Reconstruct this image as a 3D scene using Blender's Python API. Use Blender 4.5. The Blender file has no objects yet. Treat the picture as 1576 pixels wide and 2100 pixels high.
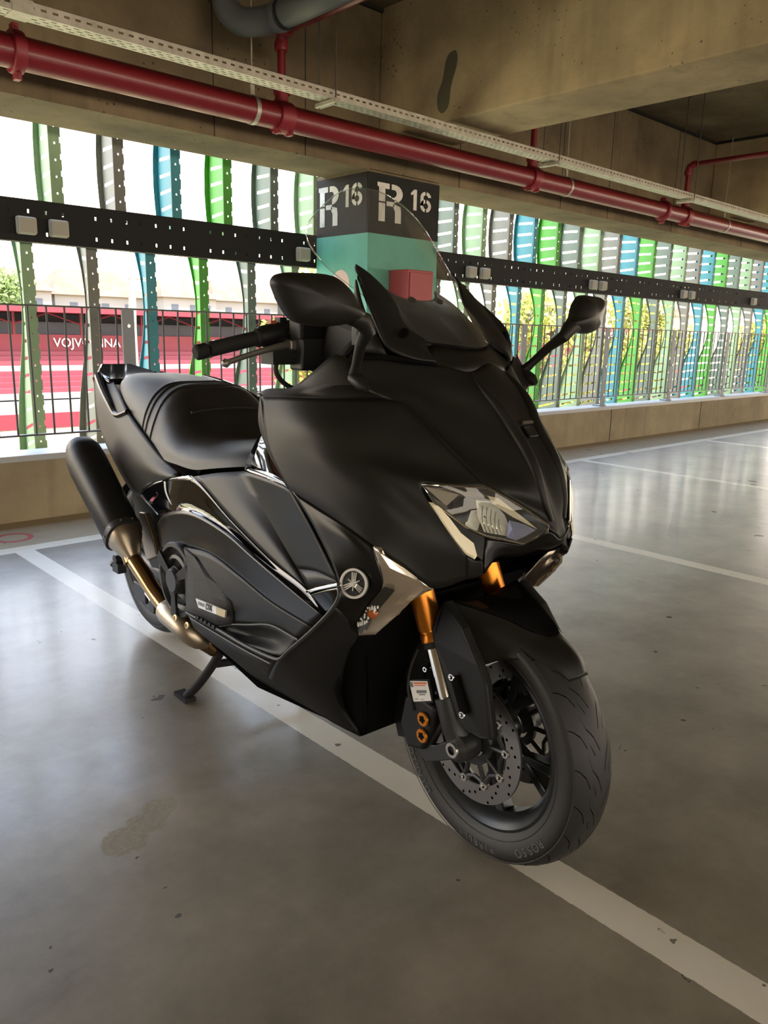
import bpy, bmesh, math, random
from mathutils import Vector, Matrix, Euler
random.seed(7)
sc = bpy.context.scene
COL = sc.collection
PI = math.pi
# ---------------------------------------------------------------- camera, world, sun, exposure
def make_camera():
    p, r, y = math.radians(12.881), math.radians(1.3225), math.radians(43.04)
    fwd = Vector((math.sin(y)*math.cos(p), math.cos(y)*math.cos(p), -math.sin(p)))
    right = fwd.cross(Vector((0, 0, 1))).normalized(); up = right.cross(fwd)
    R = right*math.cos(r) + up*math.sin(r); U = up*math.cos(r) - right*math.sin(r)
    cd = bpy.data.cameras.new('camera'); co = bpy.data.objects.new('camera', cd); COL.objects.link(co)
    m = Matrix((R, U, -fwd)).transposed().to_4x4(); m.translation = Vector((0, 0, 1.09))
    co.matrix_world = m
    cd.sensor_fit = 'VERTICAL'; cd.sensor_height = 36.0; cd.lens = 36.0*1602.5/2100.0
    cd.clip_start = 0.05; cd.clip_end = 600
    sc.camera = co
make_camera()
SKY_STRENGTH = 5.5
w = bpy.data.worlds.new('sky'); sc.world = w; w.use_nodes = True
nt = w.node_tree; nt.nodes.clear()
wo = nt.nodes.new('ShaderNodeOutputWorld'); bg = nt.nodes.new('ShaderNodeBackground')
tc = nt.nodes.new('ShaderNodeTexCoord'); sp = nt.nodes.new('ShaderNodeSeparateXYZ'); rmp = nt.nodes.new('ShaderNodeValToRGB')
nt.links.new(tc.outputs['Generated'], sp.inputs[0]); nt.links.new(sp.outputs['Z'], rmp.inputs[0])
rmp.color_ramp.elements[0].position = 0.0; rmp.color_ramp.elements[0].color = (1.0, 0.84, 0.62, 1)
rmp.color_ramp.elements[1].position = 0.48; rmp.color_ramp.elements[1].color = (0.53, 0.70, 1.0, 1)
el = rmp.color_ramp.elements.new(0.2); el.color = (1.0, 0.93, 0.85, 1)
nt.links.new(rmp.outputs[0], bg.inputs[0]); nt.links.new(bg.outputs[0], wo.inputs[0])
bg.inputs[1].default_value = SKY_STRENGTH
sun = bpy.data.lights.new('sun', 'SUN'); sun.energy = 9.0; sun.angle = 0.01; sun.color = (1.0, 0.93, 0.82)
so = bpy.data.objects.new('sun', sun); COL.objects.link(so)
so.rotation_euler = Vector((0.12, -0.35, 0.93)).to_track_quat('Z', 'Y').to_euler()
sc.view_settings.view_transform = 'Standard'; sc.view_settings.look = 'None'
sc.view_settings.gamma = 1; sc.view_settings.use_curve_mapping = False
sc.view_settings.exposure = 0.62
# ---------------------------------------------------------------- helpers
def mesh(name, verts, faces, mat=None, parent=None, smooth=True, angle=35, mats=None, fm=None):
    me = bpy.data.meshes.new(name); me.from_pydata([tuple(v) for v in verts], [], faces)
    for m in (mats or ([mat] if mat else [])): me.materials.append(m)
    if fm:
        for p, i in zip(me.polygons, fm): p.material_index = i
    me.validate(); me.update()
    if smooth:
        me.shade_smooth()
        try: me.set_sharp_from_angle(angle=math.radians(angle))
        except Exception: pass
    o = bpy.data.objects.new(name, me); COL.objects.link(o)
    if parent: o.parent = parent
    return o
def empty(name, label, cat, loc=(0,0,0), rz=0, group=None):
    o = bpy.data.objects.new(name, None); COL.objects.link(o); o.location = loc; o.rotation_euler = (0,0,rz)
    o.empty_display_size = .1
    o['label'] = label; o['category'] = cat
    if group: o['group'] = group
    return o
def tag(o, label, cat, group=None):
    o['label'] = label; o['category'] = cat
    if group: o['group'] = group
    return o
def struct(o): o['kind'] = 'structure'; return o
class MB:
    def __init__(s): s.v = []; s.f = []; s.m = []; s.cur = 0
    def add(s, v, f):
        n = len(s.v); s.v += [tuple(p) for p in v]; s.f += [tuple(i+n for i in q) for q in f]; s.m += [s.cur]*len(f)
    def box(s, c, d, rot=None):
        x, y, z = [a/2 for a in d]
        P = [Vector((i*x, j*y, k*z)) for i in (-1,1) for j in (-1,1) for k in (-1,1)]
        if rot: P = [rot @ p for p in P]
        s.add([p+Vector(c) for p in P], [(0,1,3,2),(4,6,7,5),(0,4,5,1),(2,3,7,6),(0,2,6,4),(1,5,7,3)])
    def bb(s, a, b): s.box([(i+j)/2 for i, j in zip(a, b)], [abs(j-i) for i, j in zip(a, b)])
    def tube(s, pts, r, n=12, caps=True, closed=False):
        pts = [Vector(p) for p in pts]; k = len(pts); rs = r if isinstance(r, (list, tuple)) else [r]*k
        base = len(s.v); prev = None; V = []; F = []
        for i, p in enumerate(pts):
            if closed: t = (pts[(i+1) % k]-pts[i-1]).normalized()
            else: t = (pts[min(i+1, k-1)]-pts[max(i-1, 0)]).normalized()
            if prev is None:
                a = Vector((0,0,1)) if abs(t.z) < .9 else Vector((1,0,0)); u = t.cross(a).normalized()
            else: u = (prev - t*prev.dot(t)).normalized()
            prev = u; v = t.cross(u)
            for j in range(n):
                q = 2*PI*j/n; V.append(p+(u*math.cos(q)+v*math.sin(q))*rs[i])
        for i in range(k if closed else k-1):
            for j in range(n):
                a = i*n+j; b = i*n+(j+1) % n; c = ((i+1) % k)*n+(j+1) % n; d = ((i+1) % k)*n+j
                F.append((a,b,c,d))
        if caps and not closed: F.append(tuple(range(n-1,-1,-1))); F.append(tuple((k-1)*n+j for j in range(n)))
        s.add(V, F)
    def lathe(s, prof, c, ax=(0,1,0), n=48, closed=False, a0=0, a1=2*PI):
        # prof: (radius, offset along axis)
        ax = Vector(ax).normalized(); a = Vector((0,0,1)) if abs(ax.z) < .9 else Vector((1,0,0))
        u = ax.cross(a).normalized(); v = ax.cross(u); c = Vector(c); full = abs(a1-a0-2*PI) < 1e-6
        m = n if full else n+1; V = []; F = []; k = len(prof)
        for i in range(m):
            q = a0+(a1-a0)*i/n
            for r, h in prof: V.append(c+ax*h+(u*math.cos(q)+v*math.sin(q))*r)
        for i in range(n):
            for j in range(k if closed else k-1):
                A = i*k+j; B = i*k+(j+1) % k; C_ = ((i+1) % m)*k+(j+1) % k; D = ((i+1) % m)*k+j
                F.append((A,B,C_,D))
        s.add(V, F)
    def prism(s, poly, d):
        # poly: list of 3D points (planar), extruded by vector d
        n = len(poly); d = Vector(d); P = [Vector(p) for p in poly]
        s.add(P+[p+d for p in P], [tuple(range(n-1,-1,-1)), tuple(range(n,2*n))]+[(i,(i+1)%n,(i+1)%n+n,i+n) for i in range(n)])
    def build(s, name, mat=None, parent=None, **k):
        return mesh(name, s.v, s.f, mat, parent, mats=k.pop('mats', None), fm=(s.m if max(s.m or [0]) > 0 else None), **k)
def mod_bevel(o, w=.003, seg=2, ang=40):
    m = o.modifiers.new('bevel', 'BEVEL'); m.width = w; m.segments = seg; m.limit_method = 'ANGLE'; m.angle_limit = math.radians(ang); return o
def crs(P, n, closed=False):
    P = [Vector(p) for p in P]; k = len(P); out = []
    if k < 2: return P
    if k == 2 and not closed: return [P[0].lerp(P[1], i/n) for i in range(n+1)]
    for i in range(k if closed else k-1):
        p1, p2 = P[i], P[(i+1) % k]
        p0 = P[i-1] if (i > 0 or closed) else p1*2-p2
        p3 = P[(i+2) % k] if (closed or i+2 < k) else p2*2-p1
        d1 = max((p1-p0).length, 1e-5)**.5; d2 = max((p2-p1).length, 1e-5)**.5; d3 = max((p3-p2).length, 1e-5)**.5
        m1 = ((p1-p0)/d1-(p2-p0)/(d1+d2)+(p2-p1)/d2)*d2; m2 = ((p2-p1)/d2-(p3-p1)/(d2+d3)+(p3-p2)/d3)*d2
        for j in range(n):
            t = j/n; out.append(p1*(2*t**3-3*t*t+1)+m1*(t**3-2*t*t+t)+p2*(-2*t**3+3*t*t)+m2*(t**3-t*t))
    if not closed: out.append(P[-1])
    return out
def resample(P, n):
    L = [0]
    for a, b in zip(P, P[1:]): L.append(L[-1]+(b-a).length)
    out = []; j = 0
    for i in range(n):
        t = L[-1]*i/(n-1)
        while j < len(L)-2 and L[j+1] < t: j += 1
        d = L[j+1]-L[j]; out.append(P[j].lerp(P[j+1], 0 if d == 0 else min(1, max(0, (t-L[j])/d))))
    return out
def mir(p): return (p[0], -p[1], p[2])
def loft(rows, mv=5, mu=5, same=False, sym=False, crow=(), lin_u=False, lin_v=False, m=28, ccol=()):
    # surface through rows of points
    R = []
    for r in rows:
        r = [Vector(p) for p in r]
        if sym: r = [Vector(mir(p)) for p in r[:0:-1]]+r
        if same:
            if lin_u: s = crs_lin(r, mu)
            else:
                s = []; idx = [0]+[c for c in ccol]+[len(r)-1]
                for a, b in zip(idx, idx[1:]):
                    q = crs(r[a:b+1], mu); s += q if not s else q[1:]
            R.append(s)
        else:
            s = crs_lin(r, 6) if lin_u else crs(r, 8)
            R.append(resample(s, m))
    n = len(R[0]); cols = []
    br = [0]+list(crow)+[len(R)-1]
    for j in range(n):
        c = [r[j] for r in R]; s = []
        if lin_v: s = crs_lin(c, mv)
        else:
            for a, b in zip(br, br[1:]):
                q = crs(c[a:b+1], mv); s += q if not s else q[1:]
        cols.append(s)
    k = len(cols[0]); V = [cols[j][i] for i in range(k) for j in range(n)]
    F = [(i*n+j, i*n+j+1, (i+1)*n+j+1, (i+1)*n+j) for i in range(k-1) for j in range(n-1)]
    return V, F
def crs_lin(P, n):
    P = [Vector(p) for p in P]; o = []
    for a, b in zip(P, P[1:]): o += [a.lerp(b, i/n) for i in range(n)]
    return o+[P[-1]]
def panel(name, rows, mat, parent, thick=.004, both=True, off=None, angle=35, **k):
    V, F = loft(rows, **k); out = []
    for s in ((1, -1) if both else (1,)):
        VV = [(v[0], v[1]*s, v[2]) for v in V]
        me_o = mesh(name, VV, F, mat, parent, angle=angle)
        me = me_o.data; bm = bmesh.new(); bm.from_mesh(me); bmesh.ops.recalc_face_normals(bm, faces=bm.faces)
        # orient away from the bike's middle
        c = sum((f.calc_center_median().y*f.normal.y for f in bm.faces), 0)+0.3*sum(f.normal.z*f.calc_area()*100 for f in bm.faces)*(0 if both else 1)
        if c < 0: bmesh.ops.reverse_faces(bm, faces=bm.faces)
        bm.to_mesh(me); bm.free()
        if thick:
            m = me_o.modifiers.new('solid', 'SOLIDIFY'); m.thickness = thick; m.offset = -1
        out.append(me_o)
    return out
def text_mesh(name, body, size, mat, parent, mtx, extrude=.0005, bold=0, align='CENTER', sx=1, shear=0):
    cu = bpy.data.curves.new(name, 'FONT'); cu.body = body; cu.size = size; cu.extrude = extrude; cu.align_x = align; cu.align_y = 'CENTER'
    cu.offset = bold; cu.shear = shear
    t = bpy.data.objects.new(name, cu); COL.objects.link(t)
    dg = bpy.context.evaluated_depsgraph_get(); me = bpy.data.meshes.new_from_object(t.evaluated_get(dg))
    bpy.data.objects.remove(t); me.materials.clear(); me.materials.append(mat)
    me.transform(mtx @ Matrix.Diagonal((sx,1,1,1)))
    o = bpy.data.objects.new(name, me); COL.objects.link(o)
    if parent: o.parent = parent
    return o
def frame(o, x, z):
    # matrix with local X = x, local Z = z (outward), origin o
    x = Vector(x).normalized(); z = Vector(z).normalized(); y = z.cross(x).normalized(); x = y.cross(z)
    m = Matrix((x, y, z)).transposed().to_4x4(); m.translation = Vector(o); return m
# ---------------------------------------------------------------- materials
def pm(name, col, rough=.5, metal=0, coat=0, spec=.5, trans=0, ior=1.5, emit=None, es=0, alpha=1, coat_r=.1):
    m = bpy.data.materials.new(name); m.use_nodes = True; b = m.node_tree.nodes['Principled BSDF']
    b.inputs['Base Color'].default_value = (*col, 1); b.inputs['Roughness'].default_value = rough; b.inputs['Metallic'].default_value = metal
    b.inputs['Coat Weight'].default_value = coat; b.inputs['Coat Roughness'].default_value = coat_r
    b.inputs['Specular IOR Level'].default_value = spec
    b.inputs['Transmission Weight'].default_value = trans; b.inputs['IOR'].default_value = ior
    if emit: b.inputs['Emission Color'].default_value = (*emit, 1); b.inputs['Emission Strength'].default_value = es
    return m
def nd(m, t, **k):
    n = m.node_tree.nodes.new(t)
    for a, b in k.items(): setattr(n, a, b)
    return n
def bump_noise(m, scale=40, strength=.2, dist=.01, detail=6, stretch=None):
    b = m.node_tree.nodes['Principled BSDF']; L = m.node_tree.links
    tcn = nd(m, 'ShaderNodeTexCoord'); no = nd(m, 'ShaderNodeTexNoise'); bu = nd(m, 'ShaderNodeBump')
    no.inputs['Scale'].default_value = scale; no.inputs['Detail'].default_value = detail
    bu.inputs['Strength'].default_value = strength; bu.inputs['Distance'].default_value = dist
    src = tcn.outputs['Object']
    if stretch:
        mp = nd(m, 'ShaderNodeMapping'); mp.inputs['Scale'].default_value = stretch; L.new(src, mp.inputs[0]); src = mp.outputs[0]
    L.new(src, no.inputs['Vector']); L.new(no.outputs['Fac'], bu.inputs['Height']); L.new(bu.outputs[0], b.inputs['Normal'])
    return m
def var_color(m, c0, c1, scale=3, detail=8, stretch=None, pos=(.35, .65), c2=None):
    b = m.node_tree.nodes['Principled BSDF']; L = m.node_tree.links
    tcn = nd(m, 'ShaderNodeTexCoord'); no = nd(m, 'ShaderNodeTexNoise'); cr = nd(m, 'ShaderNodeValToRGB')
    no.inputs['Scale'].default_value = scale; no.inputs['Detail'].default_value = detail; no.inputs['Roughness'].default_value = .65
    cr.color_ramp.elements[0].position = pos[0]; cr.color_ramp.elements[0].color = (*c0, 1)
    cr.color_ramp.elements[1].position = pos[1]; cr.color_ramp.elements[1].color = (*c1, 1)
    src = tcn.outputs['Object']
    if stretch:
        mp = nd(m, 'ShaderNodeMapping'); mp.inputs['Scale'].default_value = stretch; L.new(src, mp.inputs[0]); src = mp.outputs[0]
    L.new(src, no.inputs['Vector']); L.new(no.outputs['Fac'], cr.inputs[0]); L.new(cr.outputs[0], b.inputs['Base Color'])
    return cr
def mixc(m, fac, a, b, typ='MIX'):
    n = nd(m, 'ShaderNodeMix', data_type='RGBA', blend_type=typ); L = m.node_tree.links
    for s, v in ((n.inputs[0], fac), (n.inputs[6], a), (n.inputs[7], b)):
        if isinstance(v, bpy.types.NodeSocket): L.new(v, s)
        elif isinstance(v, (int, float)): s.default_value = v
        else: s.default_value = (*v, 1)
    return n.outputs[2]
def mth(m, op, a, b=None, c=None, clamp=False):
    n = nd(m, 'ShaderNodeMath', operation=op); n.use_clamp = clamp
    for i, v in enumerate((a, b, c)):
        if v is None: continue
        if isinstance(v, bpy.types.NodeSocket): m.node_tree.links.new(v, n.inputs[i])
        else: n.inputs[i].default_value = v
    return n.outputs[0]
def concrete(name, dark, light, pores=1.0, warm=None):
    m = pm(name, light, .85, spec=.3); b = m.node_tree.nodes['Principled BSDF']; L = m.node_tree.links
    tcn = nd(m, 'ShaderNodeTexCoord'); ob = tcn.outputs['Object']
    n1 = nd(m, 'ShaderNodeTexNoise'); n1.inputs['Scale'].default_value = 1.6; n1.inputs['Detail'].default_value = 9; n1.inputs['Roughness'].default_value = .6; L.new(ob, n1.inputs['Vector'])
    cr = nd(m, 'ShaderNodeValToRGB'); cr.color_ramp.elements[0].position = .3; cr.color_ramp.elements[1].position = .7
    cr.color_ramp.elements[0].color = (*dark, 1); cr.color_ramp.elements[1].color = (*light, 1); L.new(n1.outputs['Fac'], cr.inputs[0])
    # small air pores
    vo = nd(m, 'ShaderNodeTexVoronoi'); vo.inputs['Scale'].default_value = 22; L.new(ob, vo.inputs['Vector'])
    n2 = nd(m, 'ShaderNodeTexNoise'); n2.inputs['Scale'].default_value = 2.2; n2.inputs['Detail'].default_value = 4; L.new(ob, n2.inputs['Vector'])
    thr = mth(m, 'MULTIPLY', mth(m, 'SUBTRACT', n2.outputs['Fac'], .42), .75*pores)
    pore = mth(m, 'LESS_THAN', vo.outputs['Distance'], thr)
    c = mixc(m, mth(m, 'MULTIPLY', pore, .75), cr.outputs[0], tuple(x*.35 for x in dark))
    # rain streaks and stains running down
    mp = nd(m, 'ShaderNodeMapping'); mp.inputs['Scale'].default_value = (7, 7, .5); L.new(ob, mp.inputs[0])
    n3 = nd(m, 'ShaderNodeTexNoise'); n3.inputs['Scale'].default_value = 1; n3.inputs['Detail'].default_value = 5; L.new(mp.outputs[0], n3.inputs['Vector'])
    st = mth(m, 'MULTIPLY', mth(m, 'SUBTRACT', n3.outputs['Fac'], .55, clamp=True), 3.2, clamp=True)
    c = mixc(m, mth(m, 'MULTIPLY', st, .55), c, tuple(x*.55 for x in dark))
    L.new(c, b.inputs['Base Color'])
    n4 = nd(m, 'ShaderNodeTexNoise'); n4.inputs['Scale'].default_value = 30; n4.inputs['Detail'].default_value = 8; L.new(ob, n4.inputs['Vector'])
    bu = nd(m, 'ShaderNodeBump'); bu.inputs['Strength'].default_value = .35; bu.inputs['Distance'].default_value = .01
    L.new(mth(m, 'SUBTRACT', n4.outputs['Fac'], mth(m, 'MULTIPLY', pore, .8)), bu.inputs['Height']); L.new(bu.outputs[0], b.inputs['Normal'])
    return m
M = {}
M['concrete'] = concrete('concrete', (.11,.082,.05), (.24,.183,.108), 1.15)
M['concrete_pale'] = concrete('concrete_pale', (.27,.205,.118), (.54,.41,.24), .9)
M['kerb_concrete'] = concrete('kerb_concrete', (.22,.175,.11), (.40,.325,.215), .9)
M['joint'] = pm('joint', (.02,.018,.015), .9)
M['sill'] = pm('sill', (.35,.35,.35), .5, .3)
M['black_paint'] = bump_noise(pm('black_paint', (.018,.017,.018), .6, spec=.22), 60, .15)
var_color(M['black_paint'], (.007,.0065,.0065), (.017,.016,.015), 4)
M['teal_paint'] = bump_noise(pm('teal_paint', (.10,.42,.33), .55), 60, .15); var_color(M['teal_paint'], (.09,.38,.30), (.12,.46,.37), 3)
M['white_paint'] = pm('white_paint', (.8,.77,.7), .7); var_color(M['white_paint'], (.45,.44,.41), (.75,.73,.69), 9, pos=(.3,.5))
M['pink_paint'] = pm('pink_paint', (.75,.55,.50), .7)
M['red_pipe'] = pm('red_pipe', (.19,.008,.014), .38, coat=.2); bump_noise(M['red_pipe'], 25, .1)
M['red_cabinet'] = pm('red_cabinet', (.42,.015,.04), .4)
M['red_clamp'] = pm('red_clamp', (.24,.015,.025), .45)
M['galv'] = pm('galv', (.75,.71,.62), .42, .35); var_color(M['galv'], (.36,.33,.27), (.52,.48,.41), 12)
M['rod'] = pm('rod', (.09,.085,.075), .5, .5)
M['grey_pvc'] = pm('grey_pvc', (.11,.115,.12), .5)
M['steel_black'] = pm('steel_black', (.016,.015,.016), .7, 0, spec=.2)
M['railing'] = pm('railing', (.045,.045,.05), .45, .4)
M['post'] = pm('post', (.20,.215,.24), .5, .2)
M['bolt'] = pm('bolt', (.6,.6,.6), .35, .8)
M['box_beige'] = pm('box_beige', (.34,.32,.27), .6)
for k, c in dict(pale=(.22,.33,.19), grey=(.15,.15,.13), teal=(.035,.22,.27), green=(.06,.29,.025), dark=(.11,.145,.12)).items():
    mm = pm('fin_'+k, c, .55); b = mm.node_tree.nodes['Principled BSDF']; M['fin_'+k] = mm
# bike
M['satin'] = pm('satin', (.0125,.0118,.0100), .46, spec=.26)
M['satin_grey'] = pm('satin_grey', (.014,.014,.014), .42, spec=.22)
M['satin_gloss'] = pm('satin_gloss', (.007,.0068,.0065), .24, spec=.28)
M['gloss'] = pm('gloss', (.004,.004,.005), .05, spec=.6)
M['plastic'] = bump_noise(pm('plastic', (.011,.011,.011), .5, spec=.26), 300, .08, .002)
M['grain'] = bump_noise(pm('grain', (.026,.026,.027), .6, spec=.3), 420, .6, .004, 2)
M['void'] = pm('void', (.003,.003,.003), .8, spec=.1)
M['leather'] = bump_noise(pm('leather', (.018,.017,.018), .46, spec=.42), 500, .15, .002)
M['rubber'] = bump_noise(pm('rubber', (.018,.018,.018), .62, spec=.35), 200, .1, .002)
M['tyre'] = bump_noise(pm('tyre', (.022,.021,.020), .55, spec=.45), 150, .12, .002)
M['groove_shade'] = pm('groove_shade', (.002,.002,.002), .9, spec=.05)
M['tyre_mark'] = pm('tyre_mark', (.10,.10,.10), .6)
M['wheel'] = pm('wheel', (.030,.032,.034), .32, .5, spec=.5)
M['disc'] = pm('disc', (.22,.21,.20), .38, .85); bump_noise(M['disc'], 12, .05)
M['hole'] = pm('hole', (.003,.003,.003), .9, spec=0)
M['gold'] = pm('gold', (.60,.20,.02), .3, .75, emit=None)
M['chrome'] = pm('chrome', (.85,.84,.80), .07, 1)
M['alu'] = pm('alu', (.50,.48,.45), .3, .9)
M['lever'] = pm('lever', (.20,.19,.17), .38, .6)
M['bronze'] = pm('bronze', (.34,.21,.10), .22, .95)
M['titan'] = pm('titan', (.42,.35,.26), .36, .9)
M['cast'] = pm('cast', (.04,.041,.043), .45, .4)
M['badge'] = pm('badge', (.80,.80,.78), .35, .3)
M['badge_gold'] = pm('badge_gold', (.55,.45,.26), .4, .5)
M['ink'] = pm('ink', (.01,.01,.01), .6)
M['label_white'] = pm('label_white', (.82,.82,.80), .5)
M['label_orange'] = pm('label_orange', (.70,.18,.05), .5)
M['label_grey'] = pm('label_grey', (.18,.18,.2), .5)
M['emblem'] = pm('emblem', (.86,.85,.82), .3, .6)
M['lens'] = pm('lens', (1,1,1), .02, trans=1, ior=1.25)
M['reflector'] = pm('reflector', (1,1,.93), .3, .15)
M['reflector_dark'] = pm('reflector_dark', (.12,.12,.11), .22, .9)
M['housing'] = pm('housing', (.05,.047,.042), .3, .6)
M['shroud'] = pm('shroud', (.20,.17,.13), .25, .6)
M['drl'] = pm('drl', (.95,.86,.62), .3, .0)
M['amber'] = pm('amber', (.45,.12,.03), .3, .3)
M['lens_blue'] = pm('lens_blue', (.5,.55,.85), .2, .4)
M['signal_body'] = pm('signal_body', (.60,.51,.40), .2, .75)
M['switch_red'] = pm('switch_red', (.5,.10,.05), .5)
M['mirror_glass'] = pm('mirror_glass', (.8,.8,.8), .02, 1)
# clear windshield: thin glossy sheet
def clear(name, tint, rough=.0, refl=.10):
    m = bpy.data.materials.new(name); m.use_nodes = True; N = m.node_tree.nodes; N.clear(); L = m.node_tree.links
    o = N.new('ShaderNodeOutputMaterial'); t = N.new('ShaderNodeBsdfTransparent'); g = N.new('ShaderNodeBsdfGlossy'); x = N.new('ShaderNodeMixShader'); fr = N.new('ShaderNodeFresnel')
    t.inputs[0].default_value = (*tint, 1); g.inputs[1].default_value = rough; fr.inputs[0].default_value = 1.45
    x2 = N.new('ShaderNodeMixShader'); df = N.new('ShaderNodeBsdfDiffuse'); df.inputs[0].default_value = (.8,.8,.76,1); x2.inputs[0].default_value = .045; L.new(t.outputs[0], x2.inputs[1]); L.new(df.outputs[0], x2.inputs[2])
    L.new(fr.outputs[0], x.inputs[0]); L.new(x2.outputs[0], x.inputs[1]); L.new(g.outputs[0], x.inputs[2]); L.new(x.outputs[0], o.inputs[0])
    return m
M['clear'] = clear('clear', (.84,.84,.82))
M['smoke'] = clear('smoke', (.80,.80,.78))
# outside
M['grass'] = pm('grass', (.30,.27,.14), .9); var_color(M['grass'], (.34,.32,.13), (.55,.44,.25), .15)
M['stadium_red'] = pm('stadium_red', (.17,.012,.022), .6)
M['stadium_seat'] = pm('stadium_seat', (.18,.022,.032), .6)
M['stadium_white'] = pm('stadium_white', (.28,.25,.22), .6)
M['stadium_grey'] = pm('stadium_grey', (.06,.06,.085), .6)
M['track'] = pm('track', (.26,.14,.08), .9)
M['house_wall'] = pm('house_wall', (.24,.21,.18), .8)
M['house_roof'] = pm('house_roof', (.32,.13,.07), .8); var_color(M['house_roof'], (.17,.07,.035), (.22,.11,.06), .6)
M['house_window'] = pm('house_window', (.05,.06,.08), .3)
M['leaf'] = pm('leaf', (.16,.17,.02), .7); var_color(M['leaf'], (.10,.11,.008), (.34,.31,.02), 1.2)
M['leaf_green'] = pm('leaf_green', (.10,.16,.03), .7); var_color(M['leaf_green'], (.07,.13,.02), (.2,.26,.05), 1.2)
M['bark'] = pm('bark', (.08,.06,.04), .9)
M['pole'] = pm('pole', (.2,.18,.14), .6)
# ---------------------------------------------------------------- floor
def floor_material():
    m = pm('floor_concrete', (.2,.19,.17), .3, spec=.85, coat=.22, coat_r=.15); b = m.node_tree.nodes['Principled BSDF']; L = m.node_tree.links
    tcn = nd(m, 'ShaderNodeTexCoord'); ob = tcn.outputs['Object']; s = nd(m, 'ShaderNodeSeparateXYZ'); L.new(ob, s.inputs[0]); X, Y = s.outputs[0], s.outputs[1]
    def noise(sc_, det=8, rough=.6, stretch=None):
        n = nd(m, 'ShaderNodeTexNoise'); n.inputs['Scale'].default_value = sc_; n.inputs['Detail'].default_value = det; n.inputs['Roughness'].default_value = rough
        if stretch: mp = nd(m, 'ShaderNodeMapping'); mp.inputs['Scale'].default_value = stretch; L.new(ob, mp.inputs[0]); L.new(mp.outputs[0], n.inputs['Vector'])
        else: L.new(ob, n.inputs['Vector'])
        return n.outputs['Fac']
    cr = nd(m, 'ShaderNodeValToRGB'); e = cr.color_ramp.elements
    e[0].position = .30; e[0].color = (.135,.112,.08,1); e[1].position = .68; e[1].color = (.33,.285,.22,1)
    L.new(noise(2.1, 10, .68), cr.inputs[0])
    c = cr.outputs[0]
    cloud = mth(m, 'MULTIPLY', mth(m, 'SUBTRACT', noise(9, 8, .7), .52, clamp=True), 2.2, clamp=True)
    c = mixc(m, mth(m, 'MULTIPLY', cloud, .5), c, (.38,.34,.28))
    # strip beside the kerb: unsealed, sandy concrete
    sandy = mth(m, 'GREATER_THAN', Y, 3.95)
    c = mixc(m, sandy, c, mixc(m, noise(5, 6), (.30,.24,.16), (.46,.38,.26)))
    # chips and specks
    vo = nd(m, 'ShaderNodeTexVoronoi'); vo.inputs['Scale'].default_value = 4.3; vo.inputs['Randomness'].default_value = 1
    wv = nd(m, 'ShaderNodeMixRGB'); wv.blend_type = 'ADD'; wv.inputs[0].default_value = .06; nn = nd(m, 'ShaderNodeTexNoise'); nn.inputs['Scale'].default_value = 25; L.new(ob, nn.inputs['Vector'])
    L.new(ob, wv.inputs[1]); L.new(nn.outputs['Color'], wv.inputs[2]); L.new(wv.outputs[0], vo.inputs['Vector'])
    chip = mth(m, 'LESS_THAN', vo.outputs['Distance'], mth(m, 'MULTIPLY', mth(m, 'SUBTRACT', noise(1.3, 3), .40, clamp=True), .5))
    vo2 = nd(m, 'ShaderNodeTexVoronoi'); vo2.inputs['Scale'].default_value = 9.5; L.new(wv.outputs[0], vo2.inputs['Vector'])
    chip = mth(m, 'MAXIMUM', chip, mth(m, 'LESS_THAN', vo2.outputs['Distance'], mth(m, 'MULTIPLY', mth(m, 'SUBTRACT', noise(2.7, 3), .43, clamp=True), .42)))
    # painted lines
    def band(v, c0, hw): return mth(m, 'LESS_THAN', mth(m, 'ABSOLUTE', mth(m, 'SUBTRACT', v, c0)), hw)
    lines = None
    ymask = mth(m, 'MULTIPLY', mth(m, 'LESS_THAN', Y, 3.97), mth(m, 'GREATER_THAN', Y, -1.2))
    t = mth(m, 'ADD', mth(m, 'SUBTRACT', X, 1.24), 49.06+1.2265)
    md = mth(m, 'SUBTRACT', mth(m, 'MODULO', t, 2.453), 1.2265)
    edge = mth(m, 'MULTIPLY', mth(m, 'SUBTRACT', noise(60, 3), .5), .006)
    bay = mth(m, 'MULTIPLY', mth(m, 'LESS_THAN', mth(m, 'ADD', mth(m, 'ABSOLUTE', md), edge), .046), ymask)
    along = mth(m, 'LESS_THAN', mth(m, 'ADD', mth(m, 'ABSOLUTE', mth(m, 'SUBTRACT', Y, 3.97)), edge), .05)
    paint = mth(m, 'MAXIMUM', bay, along)
    wear = mth(m, 'GREATER_THAN', mth(m, 'ADD', mth(m, 'MULTIPLY', noise(14, 8, .75), .55), mth(m, 'MULTIPLY', noise(1.7, 2), .45)), .605)
    pmask = mth(m, 'MULTIPLY', paint, mth(m, 'SUBTRACT', 1.0, wear))
    pc = mixc(m, noise(6, 6), (.66,.60,.49), (.84,.78,.65))
    c = mixc(m, pmask, c, pc)
    # red survey ring near the kerb
    rx, ry = (1.2801,4.2183)
    d = mth(m, 'SQRT', mth(m, 'ADD', mth(m, 'POWER', mth(m, 'SUBTRACT', X, rx), 2), mth(m, 'POWER', mth(m, 'SUBTRACT', Y, ry), 2)))
    ring = band(d, .085, .014)
    c = mixc(m, mth(m, 'MULTIPLY', ring, .8), c, (.5,.03,.05))
    # pale scraped patch in the foreground
    px, py = (0.6271,1.4675); qx, qy = (0.7381,1.531)
    n9 = mth(m, 'MULTIPLY', mth(m, 'SUBTRACT', noise(13, 5), .5), .09)
    d1 = mth(m, 'SQRT', mth(m, 'ADD', mth(m, 'POWER', mth(m, 'SUBTRACT', X, px), 2), mth(m, 'POWER', mth(m, 'SUBTRACT', Y, py), 2)))
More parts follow.
